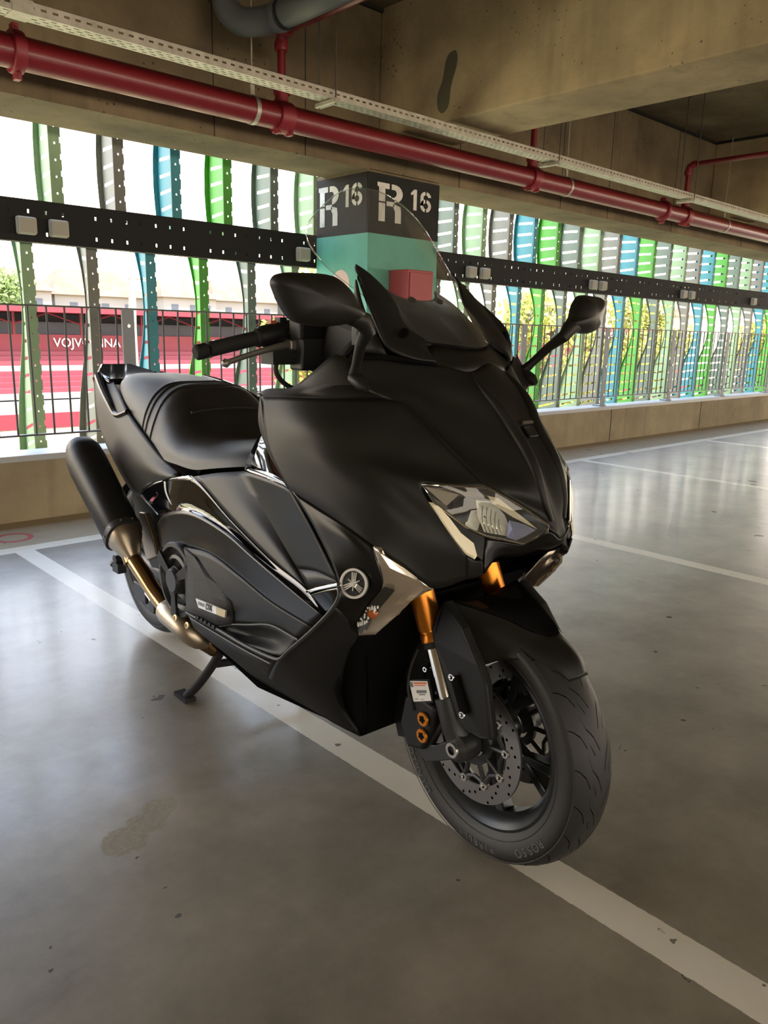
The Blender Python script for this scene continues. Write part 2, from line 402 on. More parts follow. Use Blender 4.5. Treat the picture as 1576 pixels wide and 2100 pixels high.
    d2 = mth(m, 'SQRT', mth(m, 'ADD', mth(m, 'POWER', mth(m, 'SUBTRACT', X, qx), 2), mth(m, 'POWER', mth(m, 'SUBTRACT', Y, qy), 2)))
    sx_, sy_ = (0.6803,1.495)
    d3 = mth(m, 'SQRT', mth(m, 'ADD', mth(m, 'POWER', mth(m, 'SUBTRACT', X, sx_), 2), mth(m, 'POWER', mth(m, 'SUBTRACT', Y, sy_), 2)))
    patch = mth(m, 'MAXIMUM', mth(m, 'MAXIMUM', mth(m, 'LESS_THAN', mth(m, 'ADD', d1, n9), .05), mth(m, 'LESS_THAN', mth(m, 'ADD', d2, n9), .042)), mth(m, 'LESS_THAN', mth(m, 'ADD', d3, n9), .04))
    c = mixc(m, mth(m, 'MULTIPLY', patch, .8), c, mixc(m, noise(80, 4), (.12,.10,.06), (.42,.37,.26)))
    c = mixc(m, mth(m, 'MULTIPLY', chip, .8), c, (.035,.03,.028))
    L.new(c, b.inputs['Base Color'])
    r = mth(m, 'ADD', mth(m, 'MULTIPLY', noise(3.5, 8, .7), .24), .24)
    r = mth(m, 'ADD', r, mth(m, 'MULTIPLY', mth(m, 'MAXIMUM', patch, chip), .4))
    r = mth(m, 'ADD', r, mth(m, 'MULTIPLY', sandy, .5))
    r = mth(m, 'ADD', r, mth(m, 'MULTIPLY', pmask, .08))
    L.new(r, b.inputs['Roughness'])
    bu = nd(m, 'ShaderNodeBump'); bu.inputs['Strength'].default_value = .25; bu.inputs['Distance'].default_value = .004
    h = mth(m, 'ADD', mth(m, 'MULTIPLY', noise(7, 10, .7), 1.0), mth(m, 'MULTIPLY', noise(90, 4), .12))
    h = mth(m, 'SUBTRACT', h, mth(m, 'MULTIPLY', mth(m, 'MAXIMUM', patch, chip), .5))
    h = mth(m, 'ADD', h, mth(m, 'MULTIPLY', pmask, .25))
    L.new(h, bu.inputs['Height']); L.new(bu.outputs[0], b.inputs['Normal'])
    return m
M['floor'] = floor_material()
XL, XR, YB = -12.0, 30.0, -8.6
f = MB(); f.bb((XL, YB, -.3), (XR, 4.75, 0)); struct(f.build('floor', M['floor'], smooth=False))
f = MB(); f.bb((XL, YB, 3.31), (XR, 5.08, 6.5)); struct(f.build('ceiling', M['concrete'], smooth=False))  # thickened upward, out of view, to shade the fins from the sun
# the outer beam over the opening, the kerb wall with its steel cap
f = MB(); f.bb((XL, 4.56, 2.25), (XR, 5.08, 3.32))
struct(f.build('trim_1', M['concrete'], smooth=False))
f = MB(); f.bb((XL, 4.56, -.3), (XR, 4.74, .345)); struct(f.build('wall_front', M['kerb_concrete'], smooth=False))
f = MB(); f.bb((XL, 4.535, .345), (XR, 4.76, .378)); struct(f.build('trim_2', M['sill'], smooth=False))
# joints in the kerb and the beam face
f = MB()
for x in (-1.0, 1.9, 5.55, 7.6, 9.7, 12.0): f.bb((x, 4.557, 0), (x+.008, 4.561, .345))
for x in (-.6, 1.1, 2.75, 3.45, 5.0, 6.4, 7.2, 8.5, 10.3): f.bb((x, 4.5575, 2.25), (x+.006, 4.5605, 3.31))
struct(f.build('trim_3', M['joint'], smooth=False))
# cross beams running back from the facade
for i, x in enumerate((-6.35, -1.11, 4.12, 9.35, 14.6, 19.8)):
    f = MB(); f.bb((x, YB, 2.476), (x+.555, 4.56, 3.32)); o = struct(f.build('trim_%d' % (4+i), M['concrete_pale'], smooth=False)); mod_bevel(o, .012, 2)
# dark shrinkage joint where slab meets beams
f = MB()
for x in (4.70, 9.325): f.bb((x-.01, YB, 3.285), (x+.03, 4.56, 3.309))
f.bb((-1.1, 4.53, 3.285), (14.6, 4.559, 3.309)); struct(f.build('trim_10', M['joint'], smooth=False))
# stains on the cross beam and the outer beam (their own shape)
stm = pm('damp_stain', (.10,.085,.055), .8)
f = MB()
def blob(mb, o, ux, uz, pts, nrm):
    o = Vector(o); ux = Vector(ux); uz = Vector(uz); nrm = Vector(nrm)
    V = [o+ux*a+uz*b+nrm for a, b in crs([(p[0], p[1], 0) for p in pts], 4, closed=True) for _ in (0,)] if False else [o+ux*q.x+uz*q.y+nrm for q in crs([(p[0], p[1], 0) for p in pts], 4, closed=True)]
    mb.add(V, [tuple(range(len(V)))])
blob(f, (4.12, 3.93, 2.53), (0,-1,0), (0,0,1), [(0,0),(.05,.03),(.07,.15),(.12,.3),(.10,.36),(.03,.34),(-.01,.2),(-.05,.12),(-.04,.03)], (-.002,0,0))
struct(f.build('trim_11', stm, smooth=False))
f = MB(); blob(f, (10.0, 4.56, 2.52), (1,0,0), (0,0,1), [(0,0),(.2,.0),(.25,.2),(.42,.38),(.3,.5),(.12,.46),(-.02,.2)], (0,-.002,0)); struct(f.build('trim_12', stm, smooth=False))
# unseen back: low wall, beam, gap added for fill light; side wall solid
f = MB(); f.bb((XL, YB-.2, -.3), (XR, YB, .8)); f.bb((XL, YB-.4, 2.45), (XR, YB, 3.32)); struct(f.build('wall_back', M['concrete'], smooth=False))
f = MB(); f.bb((XL-.2, YB, -.3), (XL, 5.08, 3.4)); struct(f.build('wall_left', M['concrete'], smooth=False))
# ---------------------------------------------------------------- pillar
pil = MB(); pil.bb((4.03, 4.56, 0), (4.77, 5.172, 2.26)); po = pil.build('pillar', M['concrete'], smooth=False); mod_bevel(po, .006, 1)
struct(po); po.name = 'wall_pillar'
po['label'] = 'square concrete pillar painted black above teal with R 16 stencilled on two faces'
def coat(name, mat, z0, z1, e=.003):
    mb = MB(); mb.bb((4.03-e, 4.56-e, z0), (4.77+e, 4.57, z1)); mb.bb((4.03-e, 4.565, z0), (4.04, 5.17, z1)); o = mb.build(name, mat, po, smooth=False); return o
coat('teal_band', M['teal_paint'], 0.0, 1.813); coat('black_band', M['black_paint'], 1.813, 2.235, .004)
# stencilled characters as flat shapes: polygons in a unit box
def stencil(mb, kind, o, ux, uz, wd, ht, nrm):
    o = Vector(o); ux = Vector(ux); uz = Vector(uz); nv = Vector(nrm)
    def poly(P):
        V = [o+ux*(a*wd)+uz*(b*ht)+nv for a, b in P]; mb.add(V, [tuple(range(len(V)))])
    def arc(cx, cy, rx, ry, t, a0, a1, n=10):
        for i in range(n):
            p, q = [math.radians(a0+(a1-a0)*(i+k)/n) for k in (0, 1)]
            poly([(cx+rx*math.cos(p), cy+ry*math.sin(p)), (cx+rx*math.cos(q), cy+ry*math.sin(q)), (cx+(rx-t)*math.cos(q), cy+(ry-t*.6)*math.sin(q)), (cx+(rx-t)*math.cos(p), cy+(ry-t*.6)*math.sin(p))])
    if kind == 'R':
        poly([(.06,0),(.30,0),(.30,.48),(.06,.48)]); poly([(.06,.52),(.30,.52),(.30,.86),(.46,.86),(.46,1),(.0,1),(.0,.9),(.06,.88)])
        poly([(.54,.86),(.66,.86),(.66,1),(.54,1)]); arc(.66,.77,.32,.23,.24,-90,90)
        poly([(.36,.42),(.66,.42),(.66,.54),(.36,.54)]); poly([(.62,.50),(.90,.44),(.93,.30),(.93,0),(.69,0),(.69,.30),(.60,.42)])
    if kind == '1': poly([(.38,0),(.8,0),(.8,1),(.46,1),(.05,.82),(.05,.70),(.38,.76)])
    if kind == '6':
        arc(.5,.31,.48,.31,.27,100,440-180+0,12); arc(.5,.31,.48,.31,.27,280,440,12)
        poly([(.02,.3),(.29,.3),(.30,.72),(.02,.72)]); arc(.5,.70,.48,.30,.27,98,180,8); arc(.5,.70,.48,.30,.27,12,82,8)
for (nm, org, u_, nv) in (('stencil_left', None, (0,-1,0), (-.006,0,0)), ('stencil_front', None, (1,0,0), (0,-.006,0))):
    mb = MB()
    if nm == 'stencil_left':
        stencil(mb, 'R', (4.03, 5.14, 1.888), u_, (0,0,1), .25, .29, nv); stencil(mb, '1', (4.03, 4.845, 2.01), u_, (0,0,1), .085, .158, nv); stencil(mb, '6', (4.03, 4.745, 2.01), u_, (0,0,1), .125, .162, nv)
    else:
        stencil(mb, 'R', (4.112, 4.56, 1.905), u_, (0,0,1), .265, .27, nv); stencil(mb, '1', (4.455, 4.56, 2.02), u_, (0,0,1), .085, .15, nv); stencil(mb, '6', (4.56, 4.56, 2.018), u_, (0,0,1), .125, .15, nv)
    mb.build(nm, M['white_paint'], po, smooth=False)
mb = MB(); mb.lathe([(0,0),(.105,0)], (4.03-.0045, 4.865, 1.455), (-1,0,0), 40); mb.build('painted_circle', M['pink_paint'], po, smooth=False)
# red cabinet in front of the pillar
cab = empty('fire_cabinet', 'red metal fire cabinet hanging on the front of the teal pillar', 'cabinet', (4.38, 4.45, .9))
def cbx(n, a, b, mt, bev=.006): q = MB(); q.bb([i-j for i, j in zip(a, (4.38,4.45,.9))], [i-j for i, j in zip(b, (4.38,4.45,.9))]); o = q.build(n, mt, cab, smooth=False); mod_bevel(o, bev); return o
cbx('body', (4.246,4.345,.95), (4.52,4.556,1.56), M['red_cabinet']); d_ = cbx('door', (4.262,4.335,.97), (4.505,4.346,1.54), M['red_cabinet'], .003)
q = MB(); q.bb((.10,-.13,.3), (.115,-.115,.36)); q.build('handle', M['steel_black'], d_, smooth=False)
# ---------------------------------------------------------------- red sprinkler pipe
PY, PZ, PR_ = 4.3, 2.375, .077
rp = empty('sprinkler_pipe', 'long red sprinkler main running along the concrete beam above the opening', 'pipe', (0, PY, PZ))
def P_(mb, n, mt, par=rp, **k): return mb.build(n, mt, par, **k)
q = MB(); q.tube([(-6,0,0),(20,0,0)], PR_, 28); P_(q, 'main_pipe', M['red_pipe'])
def clamp(x, n='coupling'):
    q = MB(); q.lathe([(PR_,-.03),(PR_+.018,-.028),(PR_+.022,-.012),(PR_+.022,.012),(PR_+.018,.028),(PR_,.03)], (x,0,0), (1,0,0), 28)
    for s in (1,-1): q.box((x,0,s*(PR_+.03)), (.03,.05,.035)); q.tube([(x,-.035,s*(PR_+.032)),(x,.035,s*(PR_+.032))], .009, 8)
    o = P_(q, n, M['red_clamp']); mod_bevel(o, .003); return o
for x in (-3.2, 1.506, 7.81, 12.5): clamp(x)
def tee(x, top):
    q = MB(); q.lathe([(PR_,-.05),(PR_+.014,-.05),(PR_+.018,0),(PR_+.014,.05),(PR_,.05)], (x,0,0), (1,0,0), 28)
    q.tube([(x,0,PR_-.02),(x,0,PR_+.05)], .042, 16); q.tube([(x,0,PR_+.05),(x,0,PR_+.09)], .052, 16)
    for s in (1,-1): q.box((x+s*.045,-.02,-PR_-.012), (.02,.05,.03)); q.tube([(x+s*.045,-.05,-PR_-.012),(x+s*.045,.03,-PR_-.012)], .008, 8)
    P_(q, 'tee_fitting', M['red_clamp'])
    q = MB(); q.tube([(x,0,PR_+.06),(x,0,top)], .026, 16); P_(q, 'riser_pipe', M['red_pipe'])
tee(3.075, .42); tee(5.61, .9); tee(8.27, .45)
for x, z, e in ((3.075,.42,-2.6),(8.27,.45,-4.2)):
    q = MB(); q.lathe([(.026,-.03),(.04,-.03),(.044,-.01),(.04,.02),(.03,.03)], (x,0,z-.02), (0,0,1), 16); q.tube([(x,0,z),(x,-.01,z+.03),(x,-.04,z+.045),(x,-.08,z+.05)], .036, 14); P_(q, 'elbow_fitting', M['red_clamp'])
    q = MB(); q.tube([(x,-.06,z+.05),(x,e,z+.06)], .026, 16); P_(q, 'branch_pipe', M['red_pipe'])
for x in (2.86, 6.1, 9.2):
    q = MB(); q.lathe([(PR_,-.014),(PR_+.004,-.014),(PR_+.004,.014),(PR_,.014)], (x,0,0), (1,0,0), 28); q.box((x,0,PR_+.03), (.03,.012,.06)); q.tube([(x,0,PR_+.05),(x,0,.94)], .005, 8); P_(q, 'hanger', M['galv'])
# grey waste pipe under the ceiling
gp = MB(); gp.tube(crs([(2.70,4.33,3.33),(2.70,4.33,3.0),(2.715,4.32,2.88),(2.76,4.25,2.815),(2.82,4.12,2.80),(2.84,4.0,2.80),(2.88,3.0,2.82),(2.96,-3,2.9)], 6), .074, 28)
gpo = tag(gp.build('drain_pipe', M['grey_pvc']), 'grey plastic drain pipe bending down by the top edge of the photo', 'pipe')
q = MB(); q.lathe([(.074,-.03),(.082,-.03),(.084,-.01),(.084,.02),(.074,.022)], (2.842,3.98,2.80), (0.02,-1,0), 28); q.build('socket_ring', M['grey_pvc'], gpo)
q = MB(); q.lathe([(.0745,-.004),(.083,-.004),(.083,.004),(.0745,.004)], (2.843,3.935,2.80), (0.02,-1,0), 28); q.build('seal_ring', M['steel_black'], gpo)
# ---------------------------------------------------------------- perforated cable tray
tr = empty('cable_tray', 'perforated galvanised cable tray hung from rods above the red pipe', 'cable tray', (0, 3.8, 2.39))
def slotgrid(mb, us, vs, hole, fn):
    idx = {}
    def vi(i, j):
        if (i, j) not in idx: idx[(i, j)] = len(mb.v); mb.v.append(tuple(fn(us[i], vs[j])))
        return idx[(i, j)]
    for i in range(len(us)-1):
        for j in range(len(vs)-1):
            if not hole(i, j): mb.f.append((vi(i,j), vi(i+1,j), vi(i+1,j+1), vi(i,j+1))); mb.m.append(mb.cur)
us = []; x = -1.0
while x < 13.5: us += [x, x+.025]; x += .05
def tray_x(c): return -1.0+.05*c
q = MB(); slotgrid(q, us, [0,.018,.026,.046,.054,.075,.083,.1], lambda i, j: (i % 2 == 0 and j in (1,5)) or (i % 2 == 1 and j == 3), lambda a, b: (a, b, 0))
slotgrid(q, us, [0,.022,.032,.05], lambda i, j: i % 2 == 0 and j == 1, lambda a, b: (a, 0, b))
slotgrid(q, us, [0,.022,.032,.05], lambda i, j: i % 2 == 0 and j == 1, lambda a, b: (a, .1, b))
q.add([(-1,0,.05),(13.5,0,.05),(13.5,.008,.05),(-1,.008,.05)], [(0,1,2,3)])
to = q.build('tray', M['galv'], tr, smooth=False); mm = to.modifiers.new('solid', 'SOLIDIFY'); mm.thickness = .0015
for x in (.9, 3.075, 5.25, 7.42, 9.6, 11.8):
    q = MB(); q.bb((x-.02,-.045,-.03), (x+.02,.145,-.004)); o = q.build('bracket', M['galv'], tr, smooth=False); mod_bevel(o, .004)
    top = .915 if not 4.1 < x < 4.7 else .08
    for y in (-.025, .125):
        q = MB(); q.tube([(x,y,-.035),(x,y,top)], .0045, 8); q.tube([(x,y,-.012),(x,y,-.002)], .009, 6); q.build('threaded_rod', M['rod'], tr)
q = MB(); q.bb((-.02+1.35,-.004,-.004), (1.35+.07,.104,.052)); q.build('splice_plate', M['galv'], tr, smooth=False)
# ---------------------------------------------------------------- drilled black steel beam and junction boxes
bm_ = MB(); us = [-2.0]; x = -2.0
while x < 15.0: us += [x+.04, x+.052]; x += .105
us.append(x+.1)
vs = [1.593,1.63,1.652,1.757,1.779,1.833]
slotgrid(bm_, us, vs, lambda i, j: i % 2 == 1 and (j == 1 or j == 3) and (i//2) % 4 != 3, lambda a, b: (a, 5.2, b))
bm_.bb((us[0],5.2,1.833), (us[-1],5.28,1.837)); bm_.bb((us[0],5.2,1.589), (us[-1],5.28,1.593))
bo = bm_.build('steel_beam', M['steel_black'], smooth=False); m_ = bo.modifiers.new('solid', 'SOLIDIFY'); m_.thickness = .005
tag(bo, 'black drilled steel beam running across the colourful fins at head height', 'beam')
q = MB()
for i in range(4, 150, 8): q.tube([(us[2*i-1]+.006,5.195,1.768),(us[2*i-1]+.006,5.19,1.768)], .012, 8); q.tube([(us[2*i-1]+.006,5.195,1.641),(us[2*i-1]+.006,5.19,1.641)], .012, 8)
bq = q.build('bolt_heads', M['steel_black'], bo); bq['kind'] = 'stuff'
bx = [(1.80,'leftmost of all the beige junction boxes on the black beam'),(1.995,'beige junction box second from the left end of the black beam'),(3.895,'beige junction box on the black beam just left of the pillar'),
      (5.90,'beige junction box on the black beam first right of the pillar'),(6.10,'beige junction box second right of the pillar on the black beam'),(8.0,'beige junction box on the beam above the right mirror, left of its pair'),(8.2,'beige junction box on the beam above the right mirror, right of its pair'),
      (10.15,'small distant beige junction box on the beam, left of the third pair'),(10.37,'small distant beige junction box on the beam, right of the third pair'),(12.35,'farthest beige junction box at the right end of the beam')]
for x, lb in bx:
    r = empty('junction_box', lb, 'junction box', (x, 5.2, 1.68), 0, 'junction boxes along the steel beam')
    q = MB(); q.box((0,-.02,0), (.115,.04,.105)); o = q.build('box_base', M['box_beige'], r, smooth=False); mod_bevel(o, .012)
    q = MB(); q.box((0,-.05,0), (.108,.022,.098)); o = q.build('box_lid', M['box_beige'], r, smooth=False); mod_bevel(o, .012)
# ---------------------------------------------------------------- railing panels
def rail_panel(x0, x1, label, post_at=None):
    r = empty('railing', label, 'railing', ((x0+x1)/2, 4.65, .378), 0, None)
    cx = (x0+x1)/2
    q = MB(); q.bb((x0-cx,-.02,.815), (x1-cx,.02,.825)); o = q.build('top_rail', M['railing'], r, smooth=False)
    q = MB(); q.bb((x0-cx,-.015,.092), (x1-cx,.015,.102)); q.build('bottom_rail', M['railing'], r, smooth=False)
    n = int(round((x1-x0)/.1)); first = None
    for i in range(n):
        xx = x0-cx+.05+(x1-x0-.1)*i/(n-1) if n > 1 else 0
        if first is None:
            q = MB(); q.tube([(0,0,.1),(0,0,.815)], .006, 8); first = q.build('bar', M['railing'], r); first.location = (xx,0,0)
        else:
            c = first.copy(); COL.objects.link(c); c.parent = r; c.location = (xx,0,0)
    for px_ in (post_at or []):
        q = MB(); q.bb((px_-cx-.038,-.035,-.03), (px_-cx+.038,-.022,.82)); q.bb((px_-cx-.06,-.04,0), (px_-cx+.06,.05,.012)); p = q.build('post', M['post'], r, smooth=False); p['label'] = 'grey flat steel post'
        for z in (.12,.42,.72):
            q = MB(); q.tube([(px_-cx,-.042,z),(px_-cx,-.034,z)], .011, 10); q.build('bolt', M['bolt'], p)
rail_panel(.72, 2.15, 'black bar railing panel at the far left edge, behind the scooter tail', [])
rail_panel(-.75, .72, 'black bar railing panel outside the left edge of the photo', [-.72])
rail_panel(2.15, 4.0, 'black bar railing panel seen between scooter seat and handlebar', [2.16, 3.62])
pp = [4.8, 6.06, 7.50, 8.95, 10.40, 11.85, 13.3]
nm_ = ['first black railing panel right of the pillar, behind the windshield', 'black railing panel behind the right mirror, second from the pillar', 'black railing panel third from the pillar', 'black railing panel fourth from the pillar', 'black railing panel fifth from the pillar', 'farthest black railing panel at the right edge']
for a, b, l in zip(pp, pp[1:], nm_): rail_panel(a, b, l, [b])
# ---------------------------------------------------------------- facade fins
def interp(T, z):
    for (a, b), (c, d) in zip(T, T[1:]):
        if (z-a)*(z-c) <= 0: return b+(d-b)*(z-a)/(c-a)
    return T[0][1] if abs(z-T[0][0]) < abs(z-T[-1][0]) else T[-1][1]
UP = [(1.80,.225),(1.95,.255),(2.1,.27),(2.25,.265),(2.4,.24),(2.6,.18),(2.8,.10),(2.9,.03)]
LO = [(-1.2,.16),(-.6,.28),(-.2,.31),(.2,.32),(.45,.30),(.65,.25),(.85,.17),(1.0,.11),(1.15,.075),(1.3,.075),(1.45,.11),(1.6,.17),(1.66,.20)]
def fin_blade(T, z0, z1, hinge):
    fl = MB(); zs = [z0]; z = z0
    while z < z1-.05: zs += [z+.03, z+.042, z+.075, z+.1]; z += .1
    slotgrid(fl, [0,.026,.036,.062,.07], zs, lambda i, j: (i == 1 and j % 4 == 1) or (i == 3 and j % 4 == 2), lambda a, b: (a, 0, b))
    wb = MB(); nz = len(zs)
    # web: perpendicular to the facade, slots cut through it
    step = .107; k = 0; z = z0; rows = []
    while z < z1-.02:
        rows.append((z, False)); rows.append((z+.042, True)); rows.append((z+.064, False)); z += step
    rows.append((z1, False))
    tilt = lambda t, zz: t*(zz-hinge)*.28
    for (za, sl), (zb, _) in zip(rows, rows[1:]):
        wa, wb_ = interp(T, za), interp(T, zb)
        for u0, u1, cut in ((0,.10,False),(.10,.88,True),(.88,1,False)):
            if sl and cut:
                continue
            P = []
            for zz, ww, u in ((za,wa,u0),(za,wa,u1),(zb,wb_,u1),(zb,wb_,u0)):
                spread = 1.0
                P.append((.13*u*ww, u*ww, zz+tilt(u*.6*ww/.27, zz)*.5))
            wb.add(P, [(0,1,2,3)])
    ed = MB()
    n = 26
    for i in range(n):
        a = z0+(z1-z0)*i/n; b = z0+(z1-z0)*(i+1)/n; wa, w2 = interp(T, a), interp(T, b)
        ta = tilt(.6*wa/.27, a)*.5; tb = tilt(.6*w2/.27, b)*.5
        ed.add([(.13*wa,wa,a+ta),(-.03*wa,wa,a+ta),(-.03*w2,w2,b+tb),(.13*w2,w2,b+tb)], [(0,1,2,3)])
    lip = MB(); lip.bb((-.012,-.01,z0), (0,0,z1))
    return fl, wb, ed, lip
kinds = ['pale','grey','teal','green','dark']
cname = dict(pale='pale green', grey='grey', teal='teal blue', green='bright green', dark='dark grey-green')
protos = {}
def fin(k):
    kd = kinds[k % 5]; x = 2.04+.42*k; mt = M['fin_'+kd]
    where = {0:'leftmost, above the scooter tail', 1:'second from the left edge', 2:'third from the left edge', 3:'fourth from the left edge', 4:'fifth from the left edge', 5:'just left of the pillar'}
    r = bpy.data.objects.new('facade_fin', None); COL.objects.link(r); r.location = (x, 5.35, 0)
    if k < 0: lb = cname[kd]+' slotted steel fin '+['just outside','second outside','third outside','fourth outside'][-k-1]+' the left edge of the photo'
    elif k < 6: lb = '%s slotted steel fin, %s' % (cname[kd], where[k])
    else:
        ords = ['nearest the pillar on its right','second nearest the pillar on its right','third','fourth','fifth','sixth','seventh','eighth','ninth','tenth','eleventh','twelfth','thirteenth','fourteenth','fifteenth','sixteenth','seventeenth','eighteenth','nineteenth','twentieth','twenty-first','twenty-second']
        w_ = ords[k-8]; lb = cname[kd]+' slotted steel fin, '+(w_ if k < 10 else 'the '+w_+' one counted rightward from the pillar')
    r['label'] = lb; r['category'] = 'fin'; r['group'] = 'coloured slotted fins of the facade'
    if kd not in protos:
        out = []
        for T, z0, z1, dx, hg, tg in ((UP, 1.78, 2.9, 0, 2.1, 'upper'), (LO, -1.2, 1.66, -.22, 1.2, 'lower')):
            fl, wb, ed, lip = fin_blade(T, z0, z1, hg)
            for mbx, nmx in ((fl, tg+'_flange'), (wb, tg+'_web'), (ed, tg+'_edge'), (lip, tg+'_lip')):
                mbx.v = [(a+dx, b, c) for a, b, c in mbx.v]
                o = mbx.build(nmx, mt, r, smooth=False); s_ = o.modifiers.new('solid', 'SOLIDIFY'); s_.thickness = .004; out.append(o)
        protos[kd] = out
    else:
        for o in protos[kd]: c = o.copy(); COL.objects.link(c); c.parent = r
for k in list(range(0, 6))+list(range(8, 30))+list(range(-4, 0)): fin(k)
# ---------------------------------------------------------------- outside
g = MB(); g.bb((-80,-60,-6.6), (330,260,-6.5)); struct(g.build('ground', M['grass'], smooth=False))
st = empty('stadium_stand', 'long red covered stadium stand across the field', 'grandstand', (40, 70, -6.5))
def sb(n, a, b, mt, par=st, loc=(40,70,-6.5)): q = MB(); q.bb([i-j for i, j in zip(a, loc)], [i-j for i, j in zip(b, loc)]); return q.build(n, mt, par, smooth=False)
sb('roof', (-12,70,2.2), (130,82,2.75), M['stadium_red']); sb('back_wall', (-12,82,-6.5), (130,82.4,2.2), M['stadium_grey'])
sb('upper_boards', (-12,74,-1.2), (130,74.3,.3), M['stadium_red']); sb('glazing', (-12,76,.3), (130,76.2,1.4), M['stadium_grey'])
for i in range(9):
    q = sb('seat_row', (-12,64+i*1.1,-4.6+i*.38), (130,65.1+i*1.1,-4.2+i*.38), M['stadium_seat'] if i % 5 else M['stadium_white'])
sb('front_wall', (-12,63.5,-6.5), (130,64,-4.7), M['stadium_white']); sb('running_track', (-12,50,-6.49), (130,62,-6.45), M['track']); sb('hoardings', (-12,60,-6.4), (130,60.2,-5.3), M['stadium_red'])
q = MB()
for i in range(24): x = -12+i*6-40; q.tube([(x,4,6.8),(x,4,8.7)], .12, 6); q.tube([(x,4,7.7),(x+3,4,8.7)], .07, 6); q.tube([(x+6,4,7.7),(x+3,4,8.7)], .07, 6)
q.build('roof_truss', M['stadium_red'], st)
for x in (30.5, 46, 66):
    text_mesh('stand_lettering', 'VOJVODINA', 1.15, M['badge'], st, frame((x-40, 3.9, 6.05), (1,0,0), (0,-1,0)), .02)
fp = empty('floodlight_pole', 'tall slim pale pole standing in front of the red stand', 'pole', (21.3, 45, -6.5))
q = MB(); q.tube([(0,0,0),(0,0,7.5),(.3,0,14)], [.32,.24,.14], 12); q.build('mast', M['pole'], fp)
q = MB(); q.tube([(-.1,0,10.4),(1.6,0,10.4)], .08, 8); q.build('cross_arm', M['pole'], fp)
hl = MB(); random.seed(3)
NX, NYY = 30, 10; V = []
for j in range(NYY+1):
    for i in range(NX+1):
        x = -40+i*12; y = 92+j*12; V.append((x, y, -6.5+min(1, j/3)*9.5+j*.8+random.uniform(-.4,.4)))
hl.add(V, [(j*(NX+1)+i, j*(NX+1)+i+1, (j+1)*(NX+1)+i+1, (j+1)*(NX+1)+i) for j in range(NYY) for i in range(NX)])
struct(hl.build('hillside', M['grass']))
def house(x, y, z, w_, d_, h, rh, lb, rz=0):
    r = empty('house', lb, 'house', (x, y, z), rz, 'houses on the hill beyond the stand')
    q = MB(); q.bb((-w_/2,-d_/2,-2), (w_/2,d_/2,h)); q.build('walls', M['house_wall'], r, smooth=False)
    q = MB(); e = .5
    q.add([(-w_/2-e,-d_/2-e,h),(w_/2+e,-d_/2-e,h),(w_/2+e,d_/2+e,h),(-w_/2-e,d_/2+e,h),(-w_/2+rh*.6,0,h+rh),(w_/2-rh*.6,0,h+rh)], [(0,1,5,4),(1,2,5),(2,3,4,5),(3,0,4),(3,2,1,0)])
    rf = q.build('roof', M['house_roof'], r, smooth=False)
    q = MB(); q.bb((w_*.18,.2,h+rh*.3), (w_*.18+.7,.9,h+rh+.7)); q.build('chimney', M['house_wall'], rf, smooth=False)
    for wx in (-.3, .05, .32):
        q = MB(); q.bb((wx*w_-.5,-d_/2-.05,h-2.2), (wx*w_+.5,-d_/2+.05,h-.9)); q.build('window', M['house_window'], r, smooth=False)
hs = [(33,105,2.0,9,8,3.2,2.6,'house with orange tiled roof at the left, right of the round tree'),(45,108,2.4,12,8,2.6,3.4,'wide house whose orange roof spans between two left fins'),(56,104,1.8,8,8,3.4,2.4,'cream house with balcony window between second and third fin'),
      (67.5,108,2.4,11,9,2.8,3.2,'orange roofed house right behind the floodlight pole'),(79,104,2.0,9,8,3.4,2.6,'cream house between the teal and the green left fins'),(91,108,2.4,13,9,2.6,3.4,'house with long orange roof left of the bright green fin'),
      (104,104,2.2,11,8,3.2,2.8,'red roofed house near the right handlebar grip'),(150,112,2,12,8,6,3,'pale block far away seen through the right fins'),(190,118,1,14,8,7,3,'distant pale house far right behind the fins'),(235,118,2,14,9,6,3,'most distant orange roofed house at the right edge')]
for h_ in hs: house(*h_)
def tree(x, y, z0, th, cr_, n, mt, lb):
    r = empty('tree', lb, 'tree', (x, y, z0), 0, None)
    q = MB(); q.tube([(0,0,0),(.1,0,th*.5),(0,.1,th*.8)], [cr_*.09,cr_*.07,cr_*.04], 8); q.build('trunk', M['bark'], r)
    q = MB(); cl = [(random.uniform(-.6,.6)*cr_, random.uniform(-.5,.5)*cr_, th*.45+random.random()*th*.5, cr_*random.uniform(.35,.6)) for _ in range(9)]
    for _ in range(n):
        c = random.choice(cl); d = Vector((random.gauss(0,1),random.gauss(0,1),random.gauss(0,1))).normalized()*c[3]*random.uniform(.5,1.05)
        p = Vector(c[:3])+d; s = cr_*random.uniform(.045,.09)
        a = Vector((random.gauss(0,1),random.gauss(0,1),random.gauss(0,1))).normalized(); b = a.orthogonal().normalized()
        q.add([p-a*s, p-b*s*.6, p+a*s, p+b*s*.6], [(0,1,2,3)])
    q.build('foliage', mt, r, smooth=False)
tree(30,92,-1.5,8.0,3.4,1500,M['leaf_green'],'round green tree at the left edge above the red stand')
tree(35,46,-6.5,11.8,3.4,2600,M['leaf'],'yellow-green tree behind the right handlebar and mirror')
tree(44,45.5,-6.5,10.8,3.0,1500,M['leaf'],'yellow-green tree hidden mostly by the pillar')
